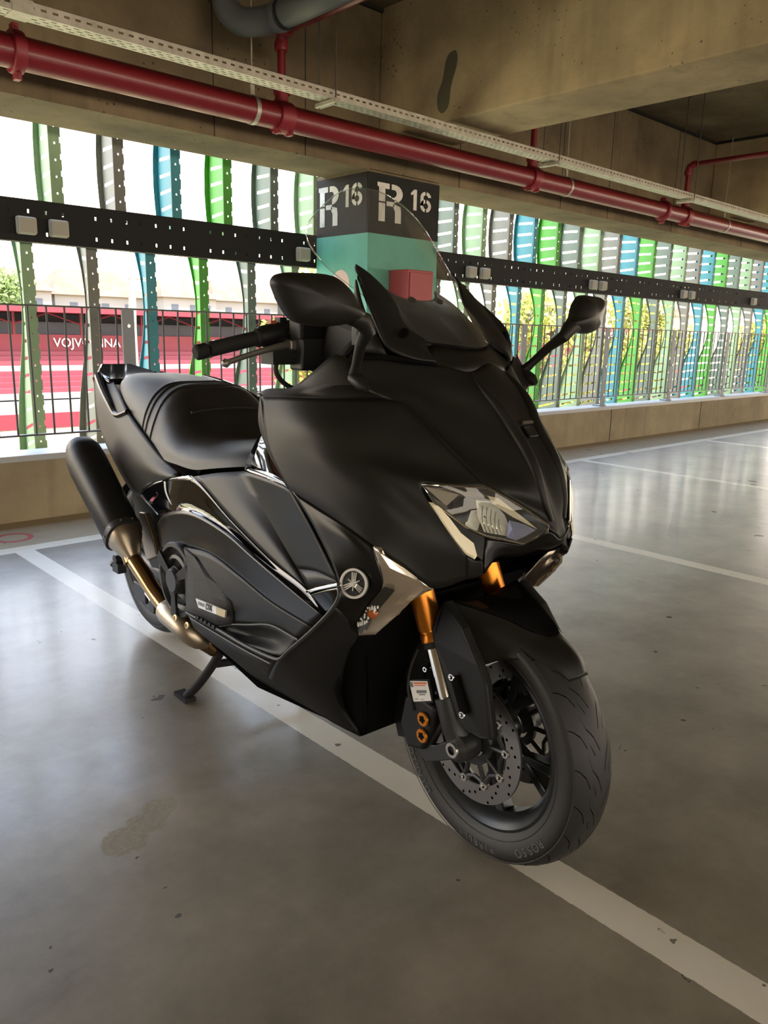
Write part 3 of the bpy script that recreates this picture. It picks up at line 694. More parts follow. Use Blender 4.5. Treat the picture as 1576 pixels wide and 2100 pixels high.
for i, (x, y, h, c, lb) in enumerate([(30,22,9.3,2.6,'yellow-green tree just right of the windshield edge'),(36,23,8.8,2.6,'yellow-green tree left of the far mirror'),(41.5,24.5,10.4,2.4,'tall yellow-green tree behind the far mirror head'),(47,26.5,10.3,2.4,'yellow-green tree right of the far mirror'),(54,29,8.2,2.4,'small yellow-green tree low between the right fins'),(80,33,10.0,3.0,'yellow-green tree near the right edge of the photo'),(88,35,11.6,3.2,'last yellow-green tree at the right edge of the photo')]):
    tree(x, y, -6.5, h, c, 1900, M['leaf'], lb)
# ---------------------------------------------------------------- the scooter (local frame: x forward, y left, z up, origin under the front axle)
bike = empty('scooter', 'large matte black maxi scooter parked on its centre stand across the painted line', 'scooter', (1.214, .937, 0), math.radians(-92.5))
ST = math.radians(-2.5)
FW = Vector((math.cos(ST), math.sin(ST), 0)); AX = Vector((-math.sin(ST), math.cos(ST), 0))
def S_(x, y, z, pivot=(0,0)):           # steered front-end coordinates
    return Vector((0,0,z)) + FW*x + AX*y
# --- inner dark body mass so that no gap shows through
def hull(name, secs, mat, parent, n=20, pw=.55):
    V = []; F = []
    for x, hw0, hw1, z0, z1 in secs:
        for j in range(n):
            t = 2*PI*j/n; c, s = math.cos(t), math.sin(t)
            cc = math.copysign(abs(c)**pw, c); ss = math.copysign(abs(s)**pw, s)
            hw = hw0+(hw1-hw0)*(ss+1)/2
            V.append((x, cc*hw, (z0+z1)/2+ss*(z1-z0)/2))
    k = len(secs)
    for i in range(k-1):
        for j in range(n): F.append((i*n+j, i*n+(j+1) % n, (i+1)*n+(j+1) % n, (i+1)*n+j))
    F.append(tuple(range(n))); F.append(tuple((k-1)*n+j for j in range(n)))
    return mesh(name, V, F, mat, parent)
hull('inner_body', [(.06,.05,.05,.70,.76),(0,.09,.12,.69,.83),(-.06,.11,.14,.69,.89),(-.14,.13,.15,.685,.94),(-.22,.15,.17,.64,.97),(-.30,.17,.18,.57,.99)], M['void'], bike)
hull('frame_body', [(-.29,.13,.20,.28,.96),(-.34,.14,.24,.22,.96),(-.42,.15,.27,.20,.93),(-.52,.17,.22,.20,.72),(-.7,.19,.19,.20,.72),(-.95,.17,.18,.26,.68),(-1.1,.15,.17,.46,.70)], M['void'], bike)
hull('tail_body', [(-1.0,.16,.17,.5,.74),(-1.25,.14,.15,.6,.80),(-1.45,.11,.13,.68,.86),(-1.65,.09,.10,.77,.89),(-1.86,.06,.07,.85,.92),(-1.93,.04,.04,.88,.92)], M['plastic'], bike)
# --- front fairing: side panels
SEAM = [(-0.233,-0.28,0.965), (-0.184,-0.24,0.967), (-0.142,-0.2,0.968), (-0.118,-0.182,0.963), (-0.103,-0.172,0.95), (-0.049,-0.155,0.905), (0.007,-0.135,0.855), (0.047,-0.117,0.819)]
rows = [
 [(-0.414,-0.315,0.956), (-0.302,-0.305,0.964)] + SEAM,
 [(-0.386,-0.325,0.905), (-0.23,-0.315,0.917), (-0.152,-0.27,0.906), (-0.095,-0.222,0.877), (-0.044,-0.182,0.849), (0.011,-0.168,0.823)],
 [(-0.362,-0.33,0.857), (-0.209,-0.318,0.865), (-0.126,-0.278,0.855), (-0.067,-0.245,0.838), (-0.028,-0.213,0.824)],
 [(-0.321,-0.33,0.813), (-0.182,-0.315,0.808), (-0.083,-0.277,0.798), (-0.039,-0.232,0.782), (-0.002,-0.202,0.771), (0.007,-0.195,0.76)],
 [(-0.298,-0.328,0.791), (-0.157,-0.31,0.765), (-0.064,-0.268,0.745), (-0.005,-0.212,0.722), (0.039,-0.158,0.696)],
 [(-0.289,-0.325,0.781), (-0.153,-0.306,0.742), (-0.073,-0.283,0.707), (-0.033,-0.245,0.67), (-0.005,-0.198,0.628), (0.034,-0.15,0.647), (0.055,-0.128,0.658)]]
panel('side_fairing', rows, M['satin'], bike, m=40, mv=6)
# strip right of the daytime lamp, reaching the chin
panel('lamp_corner_panel', [[(0.041,-0.16,0.697), (0.049,-0.146,0.687), (0.059,-0.136,0.687)], [(0.041,-0.155,0.672), (0.05,-0.142,0.672), (0.058,-0.132,0.672)], [(0.034,-0.15,0.647), (0.045,-0.138,0.65), (0.055,-0.128,0.658)]], M['satin'], bike, m=8, mv=3)
# --- upper side cowl between fairing top edge and mirror
panel('upper_side_cowl', [
 [(-0.453,-0.3,0.959), (-0.434,-0.29,0.97), (-0.34,-0.285,0.981), (-0.275,-0.283,1.013), (-0.225,-0.262,1.049), (-0.209,-0.245,1.042)],
 [(-0.43,-0.31,0.958), (-0.371,-0.3,0.967), (-0.265,-0.29,0.98), (-0.211,-0.272,0.992), (-0.165,-0.25,0.994)],
 [(-0.414,-0.315,0.956), (-0.302,-0.305,0.964), (-0.233,-0.28,0.965), (-0.184,-0.24,0.967), (-0.142,-0.2,0.968)]], M['satin'], bike, m=24, mv=5, crow=(1,))
# inner lip of the leg shield (towards the rider)
panel('leg_shield_back', [
 [(-0.453,-0.3,0.959), (-0.414,-0.315,0.956), (-0.386,-0.325,0.905), (-0.362,-0.33,0.857), (-0.321,-0.33,0.813), (-0.289,-0.325,0.781)],
 [(-.47,-.27,.955),(-.475,-.27,.95),(-.47,-.28,.90),(-.44,-.28,.85),(-.40,-.27,.80),(-.36,-.26,.76)],
 [(-.45,-.14,.96),(-.455,-.14,.95),(-.45,-.14,.90),(-.43,-.14,.85),(-.40,-.14,.80),(-.38,-.14,.76)]], M['plastic'], bike, same=True, mu=5, mv=4)
# --- nose cowl (symmetrical)
panel('nose_cowl', [
 [(-0.073,0,1.037), (-0.075,-0.05,1.021), (-0.109,-0.105,1.034), (-0.155,-0.15,1.037), (-0.196,-0.19,1.047), (-0.209,-0.245,1.042)],
 [(-0.023,0,0.983), (-0.036,-0.055,0.989), (-0.088,-0.115,0.996), (-0.142,-0.16,0.998), (-0.169,-0.205,0.998), (-0.165,-0.25,0.994)],
 [(0.007,0,0.948), (-0.006,-0.045,0.963), (-0.055,-0.1,0.961), (-0.094,-0.14,0.964), (-0.122,-0.165,0.967), (-0.142,-0.2,0.968)],
 [(0.038,0,0.907), (0.03,-0.03,0.921), (-0.008,-0.08,0.919), (-0.048,-0.125,0.922), (-0.081,-0.15,0.929), (-0.101,-0.172,0.948)],
 [(0.081,0,0.845), (0.086,-0.03,0.858), (0.053,-0.062,0.856), (0.022,-0.095,0.859), (-0.004,-0.125,0.867), (-0.023,-0.147,0.884)],
 [(0.109,0,0.794), (0.109,-0.03,0.802), (0.089,-0.062,0.811), (0.07,-0.085,0.817), (0.056,-0.103,0.82), (0.047,-0.117,0.819)],
 [(0.123,0,0.756), (0.119,-0.015,0.765), (0.108,-0.03,0.77), (0.095,-0.05,0.78), (0.077,-0.078,0.798), (0.061,-0.107,0.812)],
 [(0.129,0,0.722), (0.13,-0.008,0.729), (0.128,-0.016,0.736), (0.126,-0.022,0.742), (0.125,-0.027,0.746), (0.123,-0.031,0.751)]],
 M['satin'], bike, both=False, sym=True, same=True, mu=5, mv=5)
# raised ridges and centre badge slot on the nose
for s in (1, -1):
    rp_ = crs([(-.070,.050*s,1.017),(-.034,.052*s,.987),(-.004,.045*s,.959),(.030,.035*s,.917),(.080,.033*s,.857),(.106,.030*s,.799),(.120,.018*s,.758)], 6)
    q = MB(); q.tube(rp_, [.004+.008*math.sin(PI*i/(len(rp_)-1)) for i in range(len(rp_))], 12); q.build('nose_ridge', M['satin'], bike)
q = MB(); P0 = Vector((0.037,0,0.911)); q.box((0,0,0), (.006,.026,.028)); o = q.build('nose_badge', M['satin_grey'], bike); o.matrix_local = Matrix.Translation(P0+Vector((.004,0,.003))) @ Euler((0,-.85,0)).to_matrix().to_4x4(); mod_bevel(o, .003)
q = MB(); q.box((0,0,0), (.004,.030,.005)); o2 = q.build('badge_trim', M['alu'], bike); o2.matrix_local = Matrix.Translation(P0+Vector((-.004,0,.020))) @ Euler((0,-.85,0)).to_matrix().to_4x4()
# --- chin under the lamps
panel('chin', [
 [(0.129,0,0.722), (0.124,-0.031,0.74), (0.089,-0.058,0.713), (0.065,-0.085,0.717), (0.048,-0.118,0.727)],
 [(0.127,0,0.71), (0.12,-0.03,0.724), (0.088,-0.056,0.701), (0.063,-0.088,0.704), (0.052,-0.124,0.702)],
 [(0.099,0,0.693), (0.097,-0.03,0.695), (0.075,-0.056,0.683), (0.057,-0.09,0.684), (0.058,-0.127,0.66)]], M['satin_gloss'], bike, both=False, sym=True, same=True, mu=5, mv=4, crow=(1,))
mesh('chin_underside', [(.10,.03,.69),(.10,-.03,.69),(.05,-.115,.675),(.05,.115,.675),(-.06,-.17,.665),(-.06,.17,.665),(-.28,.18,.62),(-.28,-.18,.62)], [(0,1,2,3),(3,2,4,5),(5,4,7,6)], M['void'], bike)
# --- headlights
HO = [(-0.03,-0.213,0.824), (0.011,-0.168,0.823), (0.047,-0.117,0.819), (0.061,-0.107,0.812), (0.093,-0.068,0.784), (0.123,-0.031,0.752), (0.122,-0.031,0.74), (0.089,-0.058,0.713), (0.048,-0.118,0.728), (0.032,-0.15,0.745), (-0.005,-0.2,0.791)]
def far(P): return [(p[0], -p[1], p[2]) for p in P]
def hl_part(s):
    C = lambda P: [Vector((p[0], p[1]*s, p[2])) for p in P]
    out = C(HO); cen = sum(out, Vector())/len(out)
    inw = Vector((-.055, -s*-.0, -.01))
    root = MB(); n = len(out)
    # housing bowl
    ins = [p.lerp(cen, .10)+inw*.5 for p in out]; ins2 = [p.lerp(cen, .35)+inw for p in out]
    root.add(out+ins+ins2, [(i,(i+1)%n,(i+1)%n+n,i+n) for i in range(n)]+[(i+n,(i+1)%n+n,(i+1)%n+2*n,i+2*n) for i in range(n)]+[tuple(range(2*n,3*n))])
    h = root.build('headlight', M['housing'], bike, angle=20)
    # rim line
    q = MB(); q.tube(out, .0022, 6, closed=True); q.build('lamp_rim', M['chrome'], h)
    # lens
    bul = cen+Vector((.012, -s*-.006, .004)); lv = [p for p in out]+[p.lerp(bul,.5) for p in out]+[bul]
    q = MB(); q.add(lv, [(i,(i+1)%n,(i+1)%n+n,i+n) for i in range(n)]+[(i+n,(i+1)%n+n,2*n) for i in range(n)]); q.build('lamp_lens', M['clear'], h)
    def sheet(name, P, mat, back=.012, d=.004):
        PP = [Vector((p[0]-back, p[1]*s, p[2])) for p in P]; c = sum(PP, Vector())/len(PP)+Vector((-d*3,0,0)); k = len(PP)
        q = MB(); q.add(PP+[c], [(i,(i+1)%k,k) for i in range(k)]); return q.build(name, mat, h, angle=15)
    sheet('upper_shroud', [(-0.018,-0.205,0.819), (0.017,-0.165,0.815), (0.045,-0.117,0.808), (0.056,-0.108,0.8), (0.018,-0.15,0.8), (0.008,-0.172,0.783)], M['shroud'], .012, 0)
    sheet('lower_shroud', [(-0.013,-0.203,0.805), (0.007,-0.172,0.786), (0.014,-0.165,0.77), (0.017,-0.158,0.753), (0.008,-0.172,0.767)], M['housing'], .014, 0)
    sheet('reflector', [(0.041,-0.12,0.792), (0.06,-0.095,0.79), (0.076,-0.078,0.765), (0.081,-0.062,0.734), (0.076,-0.066,0.722), (0.052,-0.105,0.731), (0.044,-0.117,0.762)], M['reflector'], .020, .008)
    sheet('projector_shade', [(0.018,-0.155,0.801), (0.031,-0.13,0.8), (0.036,-0.128,0.775), (0.034,-0.135,0.752), (0.024,-0.155,0.749), (0.017,-0.16,0.774)], M['reflector_dark'], .018, .008)
    sheet('centre_reflector', [(0.033,-0.132,0.771), (0.046,-0.115,0.774), (0.048,-0.11,0.753), (0.049,-0.118,0.734), (0.035,-0.138,0.743)], M['reflector'], .022, .006)
    sheet('position_light', [(0.051,-0.112,0.803), (0.066,-0.097,0.799), (0.099,-0.055,0.759), (0.114,-0.038,0.741), (0.08,-0.072,0.763), (0.056,-0.1,0.786)], M['drl'], .010, 0)
    sheet('inner_reflector', [(0.076,-0.072,0.755), (0.097,-0.052,0.749), (0.114,-0.038,0.739), (0.088,-0.058,0.716), (0.074,-0.072,0.721)], M['lens_blue'], .014, .005)
    q = MB()
    for i in range(6):
        a = Vector((0.047,-0.112,0.783)).lerp(Vector((0.067,-0.072,0.763)), i/5); b = Vector((0.054,-0.105,0.731)).lerp(Vector((0.068,-0.065,0.72)), i/5); m_ = (a+b)/2+Vector((-.006,0,0))
        q.tube([(p[0]-.016, p[1]*s, p[2]) for p in crs([a,m_,b],4)], .0012, 5)
    q.build('reflector_ribs', M['chrome'], h)
    # daytime strip
    D = [(-0.018,-0.207,0.793), (-0.005,-0.2,0.791), (0.008,-0.182,0.768), (0.025,-0.163,0.736), (0.045,-0.145,0.716), (0.052,-0.143,0.696), (0.05,-0.147,0.689), (0.039,-0.158,0.697), (0.024,-0.175,0.721), (0.007,-0.195,0.76)]
    P1 = C(D); c = sum(P1, Vector())/len(P1); k = len(P1); q = MB(); P2 = [p.lerp(c, .12)+Vector((.004,0,.001)) for p in P1]; 
    q.add(P1+P2, [(i,(i+1)%k,(i+1)%k+k,i+k) for i in range(k)]+[(k,k+1,k+8,k+9),(k+1,k+2,k+7,k+8),(k+2,k+3,k+6+1,k+7)[:3]+(k+7,) if False else (k+2,k+3,k+7),(k+3,k+4,k+6,k+7),(k+4,k+5,k+6)])
    q.build('daytime_lamp', M['drl'], h, angle=20)
    # dark bezel between strip and lamp
    B = [(-0.005,-0.2,0.791), (0.032,-0.15,0.745), (0.048,-0.118,0.728), (0.056,-0.13,0.685), (0.052,-0.143,0.696), (0.045,-0.145,0.716), (0.025,-0.163,0.736), (0.008,-0.182,0.768)]
    PB = [Vector((p[0]-.002, p[1]*s, p[2])) for p in B]; q = MB(); q.add(PB, [(0,1,6,7),(1,5,6),(1,2,5),(2,3,4),(2,4,5)]); q.build('lamp_bezel', M['plastic'], h, angle=15)
hl_part(1); hl_part(-1)
# --- turn signals low on the fairing
SG = [[(-0.074,-0.288,0.708), (-0.065,-0.284,0.685), (-0.061,-0.272,0.633), (-0.116,-0.266,0.574), (-0.156,-0.262,0.521), (-0.15,-0.258,0.503)],
      [(-0.058,-0.288,0.705), (-0.043,-0.272,0.672), (-0.045,-0.255,0.628), (-0.078,-0.258,0.589), (-0.118,-0.256,0.541), (-0.138,-0.255,0.507)],
      [(-0.032,-0.247,0.67), (-0.021,-0.225,0.646), (-0.016,-0.21,0.627), (-0.034,-0.235,0.596), (-0.069,-0.246,0.557), (-0.107,-0.25,0.517)],
      [(-0.008,-0.2,0.629), (-0.005,-0.198,0.626), (-0.018,-0.205,0.618), (-0.032,-0.225,0.602), (-0.055,-0.24,0.57), (-0.106,-0.248,0.518)]]
for o, s in zip(panel('turn_signal', SG, M['signal_body'], bike, same=True, mu=4, mv=4, lin_u=True, lin_v=True, thick=.01, angle=10), (1,-1)):
    q = MB(); c = Vector((-0.098,-0.266,0.567)); q.lathe([(0,.006),(.006,.005),(.011,0)], (c[0], c[1]*s, c[2]), (.5,-s*.8,.1), 16); q.build('indicator_bulb', M['amber'], o)
    T = [(-0.055,-0.274,0.634), (-0.041,-0.258,0.628), (-0.073,-0.262,0.589), (-0.108,-0.262,0.549), (-0.134,-0.262,0.512), (-0.148,-0.265,0.524), (-0.108,-0.27,0.577)]
    q = MB(); q.add([(p[0]+.001, p[1]*s-.002*s, p[2]) for p in T], [(0,1,2,6),(6,2,3,5),(5,3,4)]); q.build('indicator_lens', M['reflector_dark'], o, angle=10)
    q = MB(); random.seed(5)
    for i in range(34):
        u = random.random(); a = Vector(T[6]).lerp(Vector(T[5]), u); b = Vector(T[2]).lerp(Vector(T[3]), u); p = a.lerp(b, random.uniform(.05,.8)); d = .0022
        q.box((p[0]+.001, (p[1]-.003)*s, p[2]), (d, d, d*random.uniform(1,4)))
    q.build('lens_facets', M['reflector'], o)
# --- leg shield with round emblem
LS = [
 [(-0.284,-0.325,0.781), (-0.225,-0.318,0.764), (-0.153,-0.306,0.742), (-0.076,-0.286,0.707)],
 [(-0.211,-0.322,0.721), (-0.154,-0.312,0.714), (-0.109,-0.3,0.699), (-0.061,-0.28,0.662)],
 [(-0.138,-0.318,0.631), (-0.124,-0.308,0.633), (-0.105,-0.296,0.632), (-0.063,-0.273,0.632)],
 [(-0.128,-0.322,0.605), (-0.121,-0.31,0.592), (-0.119,-0.292,0.579), (-0.11,-0.268,0.578)],
 [(-0.14,-0.325,0.584), (-0.134,-0.31,0.568), (-0.139,-0.292,0.551), (-0.152,-0.264,0.524)],
 [(-0.197,-0.332,0.521), (-0.167,-0.312,0.519), (-0.155,-0.288,0.512), (-0.15,-0.258,0.502)],
 [(-0.288,-0.333,0.444), (-0.242,-0.305,0.44), (-0.214,-0.27,0.446), (-0.199,-0.235,0.453)],
 [(-0.33,-0.328,0.408), (-0.293,-0.288,0.385), (-0.266,-0.25,0.373), (-0.269,-0.2,0.358)],
 [(-0.4,-0.3,0.351), (-0.331,-0.262,0.324), (-0.288,-0.22,0.304), (-0.294,-0.18,0.278)],
 [(-0.465,-0.27,0.297), (-0.402,-0.22,0.253), (-0.334,-0.185,0.217), (-0.268,-0.15,0.195)]]
panel('leg_shield', LS, M['satin_gloss'], bike, m=20, mv=5, crow=(4,))
# matte skin over its lower half
MSK = [[(p[0], p[1]-.003, p[2]) for p in r] for r in LS[4:]]
panel('lower_cowl_skin', MSK, M['satin_grey'], bike, m=20, mv=5)
# inner wheel well behind the front tyre
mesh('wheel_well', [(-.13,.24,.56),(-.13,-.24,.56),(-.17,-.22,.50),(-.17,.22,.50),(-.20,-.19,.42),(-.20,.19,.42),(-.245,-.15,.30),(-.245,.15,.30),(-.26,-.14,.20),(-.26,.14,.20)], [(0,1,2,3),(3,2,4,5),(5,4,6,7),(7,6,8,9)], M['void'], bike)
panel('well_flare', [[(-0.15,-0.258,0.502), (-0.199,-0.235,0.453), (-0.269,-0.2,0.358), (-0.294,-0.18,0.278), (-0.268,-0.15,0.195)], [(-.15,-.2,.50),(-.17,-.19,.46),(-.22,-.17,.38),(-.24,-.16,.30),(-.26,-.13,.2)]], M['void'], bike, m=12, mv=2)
q = MB(); q.prism([(-0.257,-0.06,0.218), (-0.242,-0.06,0.177), (-0.21,-0.06,0.186), (-0.202,-0.06,0.242), (-0.226,-0.06,0.317), (-0.293,-0.06,0.291)], (0,.12,0)); q.build('rear_mudflap', M['plastic'], bike)
# emblem
ec = Vector((-0.107,-0.303,0.632)); en = Vector((.42,-.9,.18)).normalized(); eo = MB()
eo.lathe([(0,.0035),(.0285,.003),(.030,0)], ec, en, 40); er = eo.build('emblem', M['ink'], bike)
q = MB(); q.lathe([(.0235,.003),(.024,.006),(.0285,.006),(.029,.003)], ec, en, 40); q.build('emblem_ring', M['emblem'], er)
ux = Vector((.9,.42,0)).normalized(); uy = en.cross(ux)*-1 if en.cross(ux).z < 0 else en.cross(ux)
for k in range(3):
    a = PI/2+k*2*PI/3; d = ux*math.cos(a)+uy*math.sin(a); e = ux*-math.sin(a)+uy*math.cos(a); q = MB()
    for t in (-.0042, .0, .0042): q.tube([ec+en*.0055+d*(-.014 if t == 0 else .0)+e*t*.0+e*(t*.6), ec+en*.0055+d*.021+e*t], .0013, 6)
    q.tube([ec+en*.0055+d*.007+e*-.0045, ec+en*.0055+d*.007+e*.0045], .0013, 6)
    q.build('tuning_fork', M['emblem'], er)
# --- side cover (two facets), chrome blade, gloss strip, rear covers
SCA = [[(-0.842,-0.258,0.718), (-0.623,-0.278,0.656), (-0.399,-0.298,0.605), (-0.246,-0.312,0.585)], [(-0.722,-0.25,0.745), (-0.571,-0.268,0.688), (-0.404,-0.288,0.635), (-0.277,-0.303,0.594)], [(-0.622,-0.238,0.763), (-0.517,-0.255,0.702), (-0.405,-0.275,0.649), (-0.314,-0.292,0.607)]]
SCB = [SCA[2], [(-0.462,-0.275,0.772), (-0.371,-0.288,0.723), (-0.276,-0.3,0.671), (-0.225,-0.306,0.626)], [(-0.299,-0.318,0.779), (-0.255,-0.318,0.741), (-0.203,-0.316,0.69), (-0.137,-0.318,0.629)]]
panel('side_cover', SCA+SCB[1:], M['satin_grey'], bike, same=True, mu=6, mv=4, crow=(2,))
panel('side_cover_foot', [[(-0.246,-0.312,0.585), (-0.206,-0.313,0.6), (-0.137,-0.318,0.629)], [(-0.314,-0.292,0.607), (-0.225,-0.306,0.626), (-0.139,-0.317,0.632)]], M['satin_grey'], bike, m=8, mv=2)
panel('chrome_blade', [[(-0.251,-0.316,0.579), (-0.224,-0.318,0.594), (-0.177,-0.319,0.613), (-0.13,-0.321,0.632)], [(-0.235,-0.32,0.58), (-0.21,-0.322,0.593), (-0.17,-0.322,0.609), (-0.124,-0.324,0.627)]], M['chrome'], bike, m=10, mv=2, thick=.003)
panel('foot_bracket_cover', [[(-0.242,-0.315,0.58), (-0.183,-0.318,0.606), (-0.131,-0.32,0.625)], [(-0.208,-0.32,0.564), (-0.16,-0.323,0.587), (-0.125,-0.324,0.606)], [(-0.175,-0.325,0.551), (-0.154,-0.326,0.568), (-0.136,-0.327,0.586)]], M['gloss'], bike, m=10, mv=3)
GT = [(-1.05,-0.235,0.677), (-0.926,-0.25,0.705), (-0.842,-0.258,0.717), (-0.619,-0.28,0.655), (-0.396,-0.3,0.604), (-0.244,-0.314,0.584), (-0.173,-0.326,0.554)]
GM = [(-1.124,-0.228,0.632), (-0.964,-0.248,0.648), (-0.802,-0.262,0.639), (-0.602,-0.284,0.62), (-0.411,-0.303,0.592), (-0.267,-0.318,0.576), (-0.172,-0.328,0.553)]
GB = [(-1.206,-0.225,0.581), (-1.001,-0.25,0.59), (-0.857,-0.268,0.623), (-0.614,-0.293,0.622), (-0.46,-0.31,0.601), (-0.282,-0.326,0.576), (-0.17,-0.331,0.554)]
panel('gloss_strip', [GT, GM, GB], M['gloss'], bike, same=True, mu=5, mv=5)
panel('rear_quarter_cover', [[(-1.327,-0.205,0.585), (-1.249,-0.21,0.624), (-1.05,-0.235,0.677)], [(-1.244,-0.215,0.573), (-1.142,-0.228,0.607), (-1.039,-0.24,0.648)], [(-1.133,-0.23,0.557), (-1.054,-0.24,0.582), (-0.981,-0.25,0.611)]], M['gloss'], bike, m=10, mv=4)
VT = [(-1.113,-0.24,0.536), (-1.049,-0.25,0.576), (-0.853,-0.27,0.624), (-0.608,-0.296,0.624), (-0.455,-0.313,0.603), (-0.279,-0.328,0.577), (-0.164,-0.333,0.556)]
VM = [(-1.089,-0.248,0.504), (-0.988,-0.258,0.541), (-0.833,-0.273,0.578), (-0.627,-0.297,0.589), (-0.477,-0.313,0.572), (-0.306,-0.328,0.554), (-0.177,-0.334,0.544)]
VB = [(-1.071,-0.25,0.473), (-1.012,-0.256,0.49), (-0.894,-0.27,0.522), (-0.693,-0.295,0.553), (-0.522,-0.312,0.543), (-0.366,-0.326,0.527), (-0.198,-0.334,0.523)]
panel('transmission_shield', [VT, VM, VB], M['satin_gloss'], bike, same=True, mu=5, mv=5)
EC = [[(-0.89,-0.272,0.522), (-0.689,-0.297,0.553), (-0.519,-0.314,0.543), (-0.362,-0.328,0.527), (-0.195,-0.336,0.523)],
      [(-0.834,-0.295,0.46), (-0.64,-0.312,0.488), (-0.492,-0.318,0.5), (-0.357,-0.326,0.499), (-0.227,-0.334,0.5)],
      [(-0.806,-0.308,0.371), (-0.633,-0.312,0.385), (-0.504,-0.312,0.427), (-0.38,-0.318,0.463), (-0.254,-0.331,0.478)]]
panel('engine_cover', EC, M['plastic'], bike, same=True, mu=5, mv=5)
panel('textured_cover', [[(-0.855,-0.285,0.528), (-0.802,-0.303,0.49), (-0.785,-0.315,0.431), (-0.779,-0.322,0.385)], [(-0.771,-0.297,0.526), (-0.683,-0.315,0.503), (-0.627,-0.326,0.464), (-0.603,-0.328,0.401)], [(-0.746,-0.295,0.521), (-0.604,-0.312,0.491), (-0.55,-0.318,0.471), (-0.546,-0.318,0.418)]], M['grain'], bike, same=True, mu=3, mv=3, lin_u=True, lin_v=True, thick=.01, angle=10)
BD = [(-0.706,-0.33,0.44), (-0.546,-0.335,0.456), (-0.551,-0.335,0.437), (-0.692,-0.33,0.42)]
bdo = MB(); bdo.prism(BD, (0,.004,0)); bd = bdo.build('badge', M['badge'], bike, smooth=False)
q = MB(); q.prism([(-0.59,-0.3362,0.453), (-0.542,-0.3372,0.458), (-0.547,-0.3372,0.439), (-0.589,-0.3362,0.434)], (0,.003,0)); q.build('badge_tip', M['badge_gold'], bd, smooth=False)
a, b = Vector((-0.695,-0.332,0.432)), Vector((-0.595,-0.334,0.442)); dd = (b-a).normalized()
text_mesh('badge_lettering', 'TMAX', .0125, M['label_grey'], bd, frame(a+dd*.024+Vector((0,-.0008,0)), dd, (0,-1,0.05)), .0004, shear=.2)
text_mesh('badge_lettering', 'DX', .021, M['ink'], bd, frame(a+dd*.064+Vector((0,-.0008,.0)), dd, (0,-1,.05)), .0004, bold=.0005, shear=.2)
# --- round crankcase cover
cc = Vector((-0.912,-0.285,0.425)); q = MB(); cn = Vector((0,-1,0))
q.lathe([(.100,-.06),(.105,-.004),(.102,0),(.092,.001),(.087,-.012),(.075,-.018),(.069,-.006),(.060,-.003),(.054,-.015),(.042,-.018),(.039,0),(0,.002)], cc, cn, 40); co_ = q.build('clutch_cover', M['cast'], bike)
for k in range(3):
    a = .5+k*2*PI/3; d = Vector((math.cos(a),0,math.sin(a))); e = Vector((-math.sin(a),0,math.cos(a))); q = MB()
    q.prism([cc+d*.03+e*.011+cn*.001, cc+d*.03-e*.011+cn*.001, cc+d*.103-e*.017+cn*.001, cc+d*.103+e*.017+cn*.001], cn*.008); o = q.build('cover_strap', M['plastic'], co_, smooth=False); mod_bevel(o, .002)
q = MB(); q.lathe([(.0,.014),(.030,.014),(.035,.008),(.036,-.004)], cc, cn, 28); q.build('cover_boss', M['cast'], co_)
# --- footboard
FB = [[(-0.633,-0.312,0.383), (-0.562,-0.305,0.41), (-0.392,-0.31,0.46), (-0.254,-0.331,0.478)], [(-0.563,-0.318,0.385), (-0.512,-0.295,0.396), (-0.389,-0.3,0.426), (-0.287,-0.33,0.45)], [(-0.483,-0.325,0.394), (-0.42,-0.325,0.402), (-0.359,-0.33,0.412), (-0.318,-0.333,0.422)]]
panel('footboard', FB, M['plastic'], bike, m=20, mv=4, thick=.008)
for pts, r_ in (([(-0.782,-0.318,0.378), (-0.602,-0.325,0.39), (-0.47,-0.333,0.397), (-0.356,-0.337,0.408), (-0.316,-0.337,0.416), (-0.284,-0.337,0.444), (-0.19,-0.337,0.524), (-0.132,-0.331,0.586), (-0.123,-0.326,0.61), (-0.134,-0.32,0.628)], .0042), ([(-0.771,-0.312,0.364), (-0.607,-0.32,0.372), (-0.47,-0.327,0.38), (-0.362,-0.33,0.388)], .003), ([(-0.622,-0.318,0.388), (-0.547,-0.316,0.417), (-0.472,-0.318,0.44), (-0.368,-0.324,0.472), (-0.248,-0.335,0.481)], .0028)):
    for s in (1,-1): q = MB(); q.tube([(p[0], p[1]*s, p[2]) for p in crs(pts, 5)], r_, 8); q.build('footboard_edge', M['cast'], bike)
panel('side_skirt', [
 [(-0.795,-0.312,0.373), (-0.611,-0.32,0.384), (-0.478,-0.328,0.393), (-0.363,-0.333,0.405), (-0.322,-0.333,0.413)],
 [(-0.786,-0.305,0.349), (-0.621,-0.313,0.354), (-0.49,-0.318,0.361), (-0.401,-0.318,0.367), (-0.374,-0.31,0.368)],
 [(-0.831,-0.275,0.31), (-0.696,-0.28,0.308), (-0.567,-0.278,0.308), (-0.487,-0.272,0.307), (-0.465,-0.27,0.297)],
 [(-0.836,-0.235,0.265), (-0.714,-0.232,0.254), (-0.612,-0.225,0.236), (-0.458,-0.21,0.23), (-0.341,-0.18,0.212)]], M['satin_grey'], bike, m=24, mv=4, crow=(1,2))
q = MB()
for i in range(5): a = Vector((-0.713,-0.327,0.385)).lerp(Vector((-0.632,-0.327,0.387)), i/4); q.prism([a, a+Vector((.018,0,0)), a+Vector((.022,0,.011)), a+Vector((.012,0,.011))], (0,-.004,0))
q.build('skirt_teeth', M['plastic'], bike, smooth=False)
mesh('belly_pan', [(-.26,-.15,.2),(-.26,.15,.2),(-.6,.22,.21),(-.6,-.22,.21),(-.95,-.2,.24),(-.95,.2,.24)], [(0,1,2,3),(3,2,5,4)], M['void'], bike)
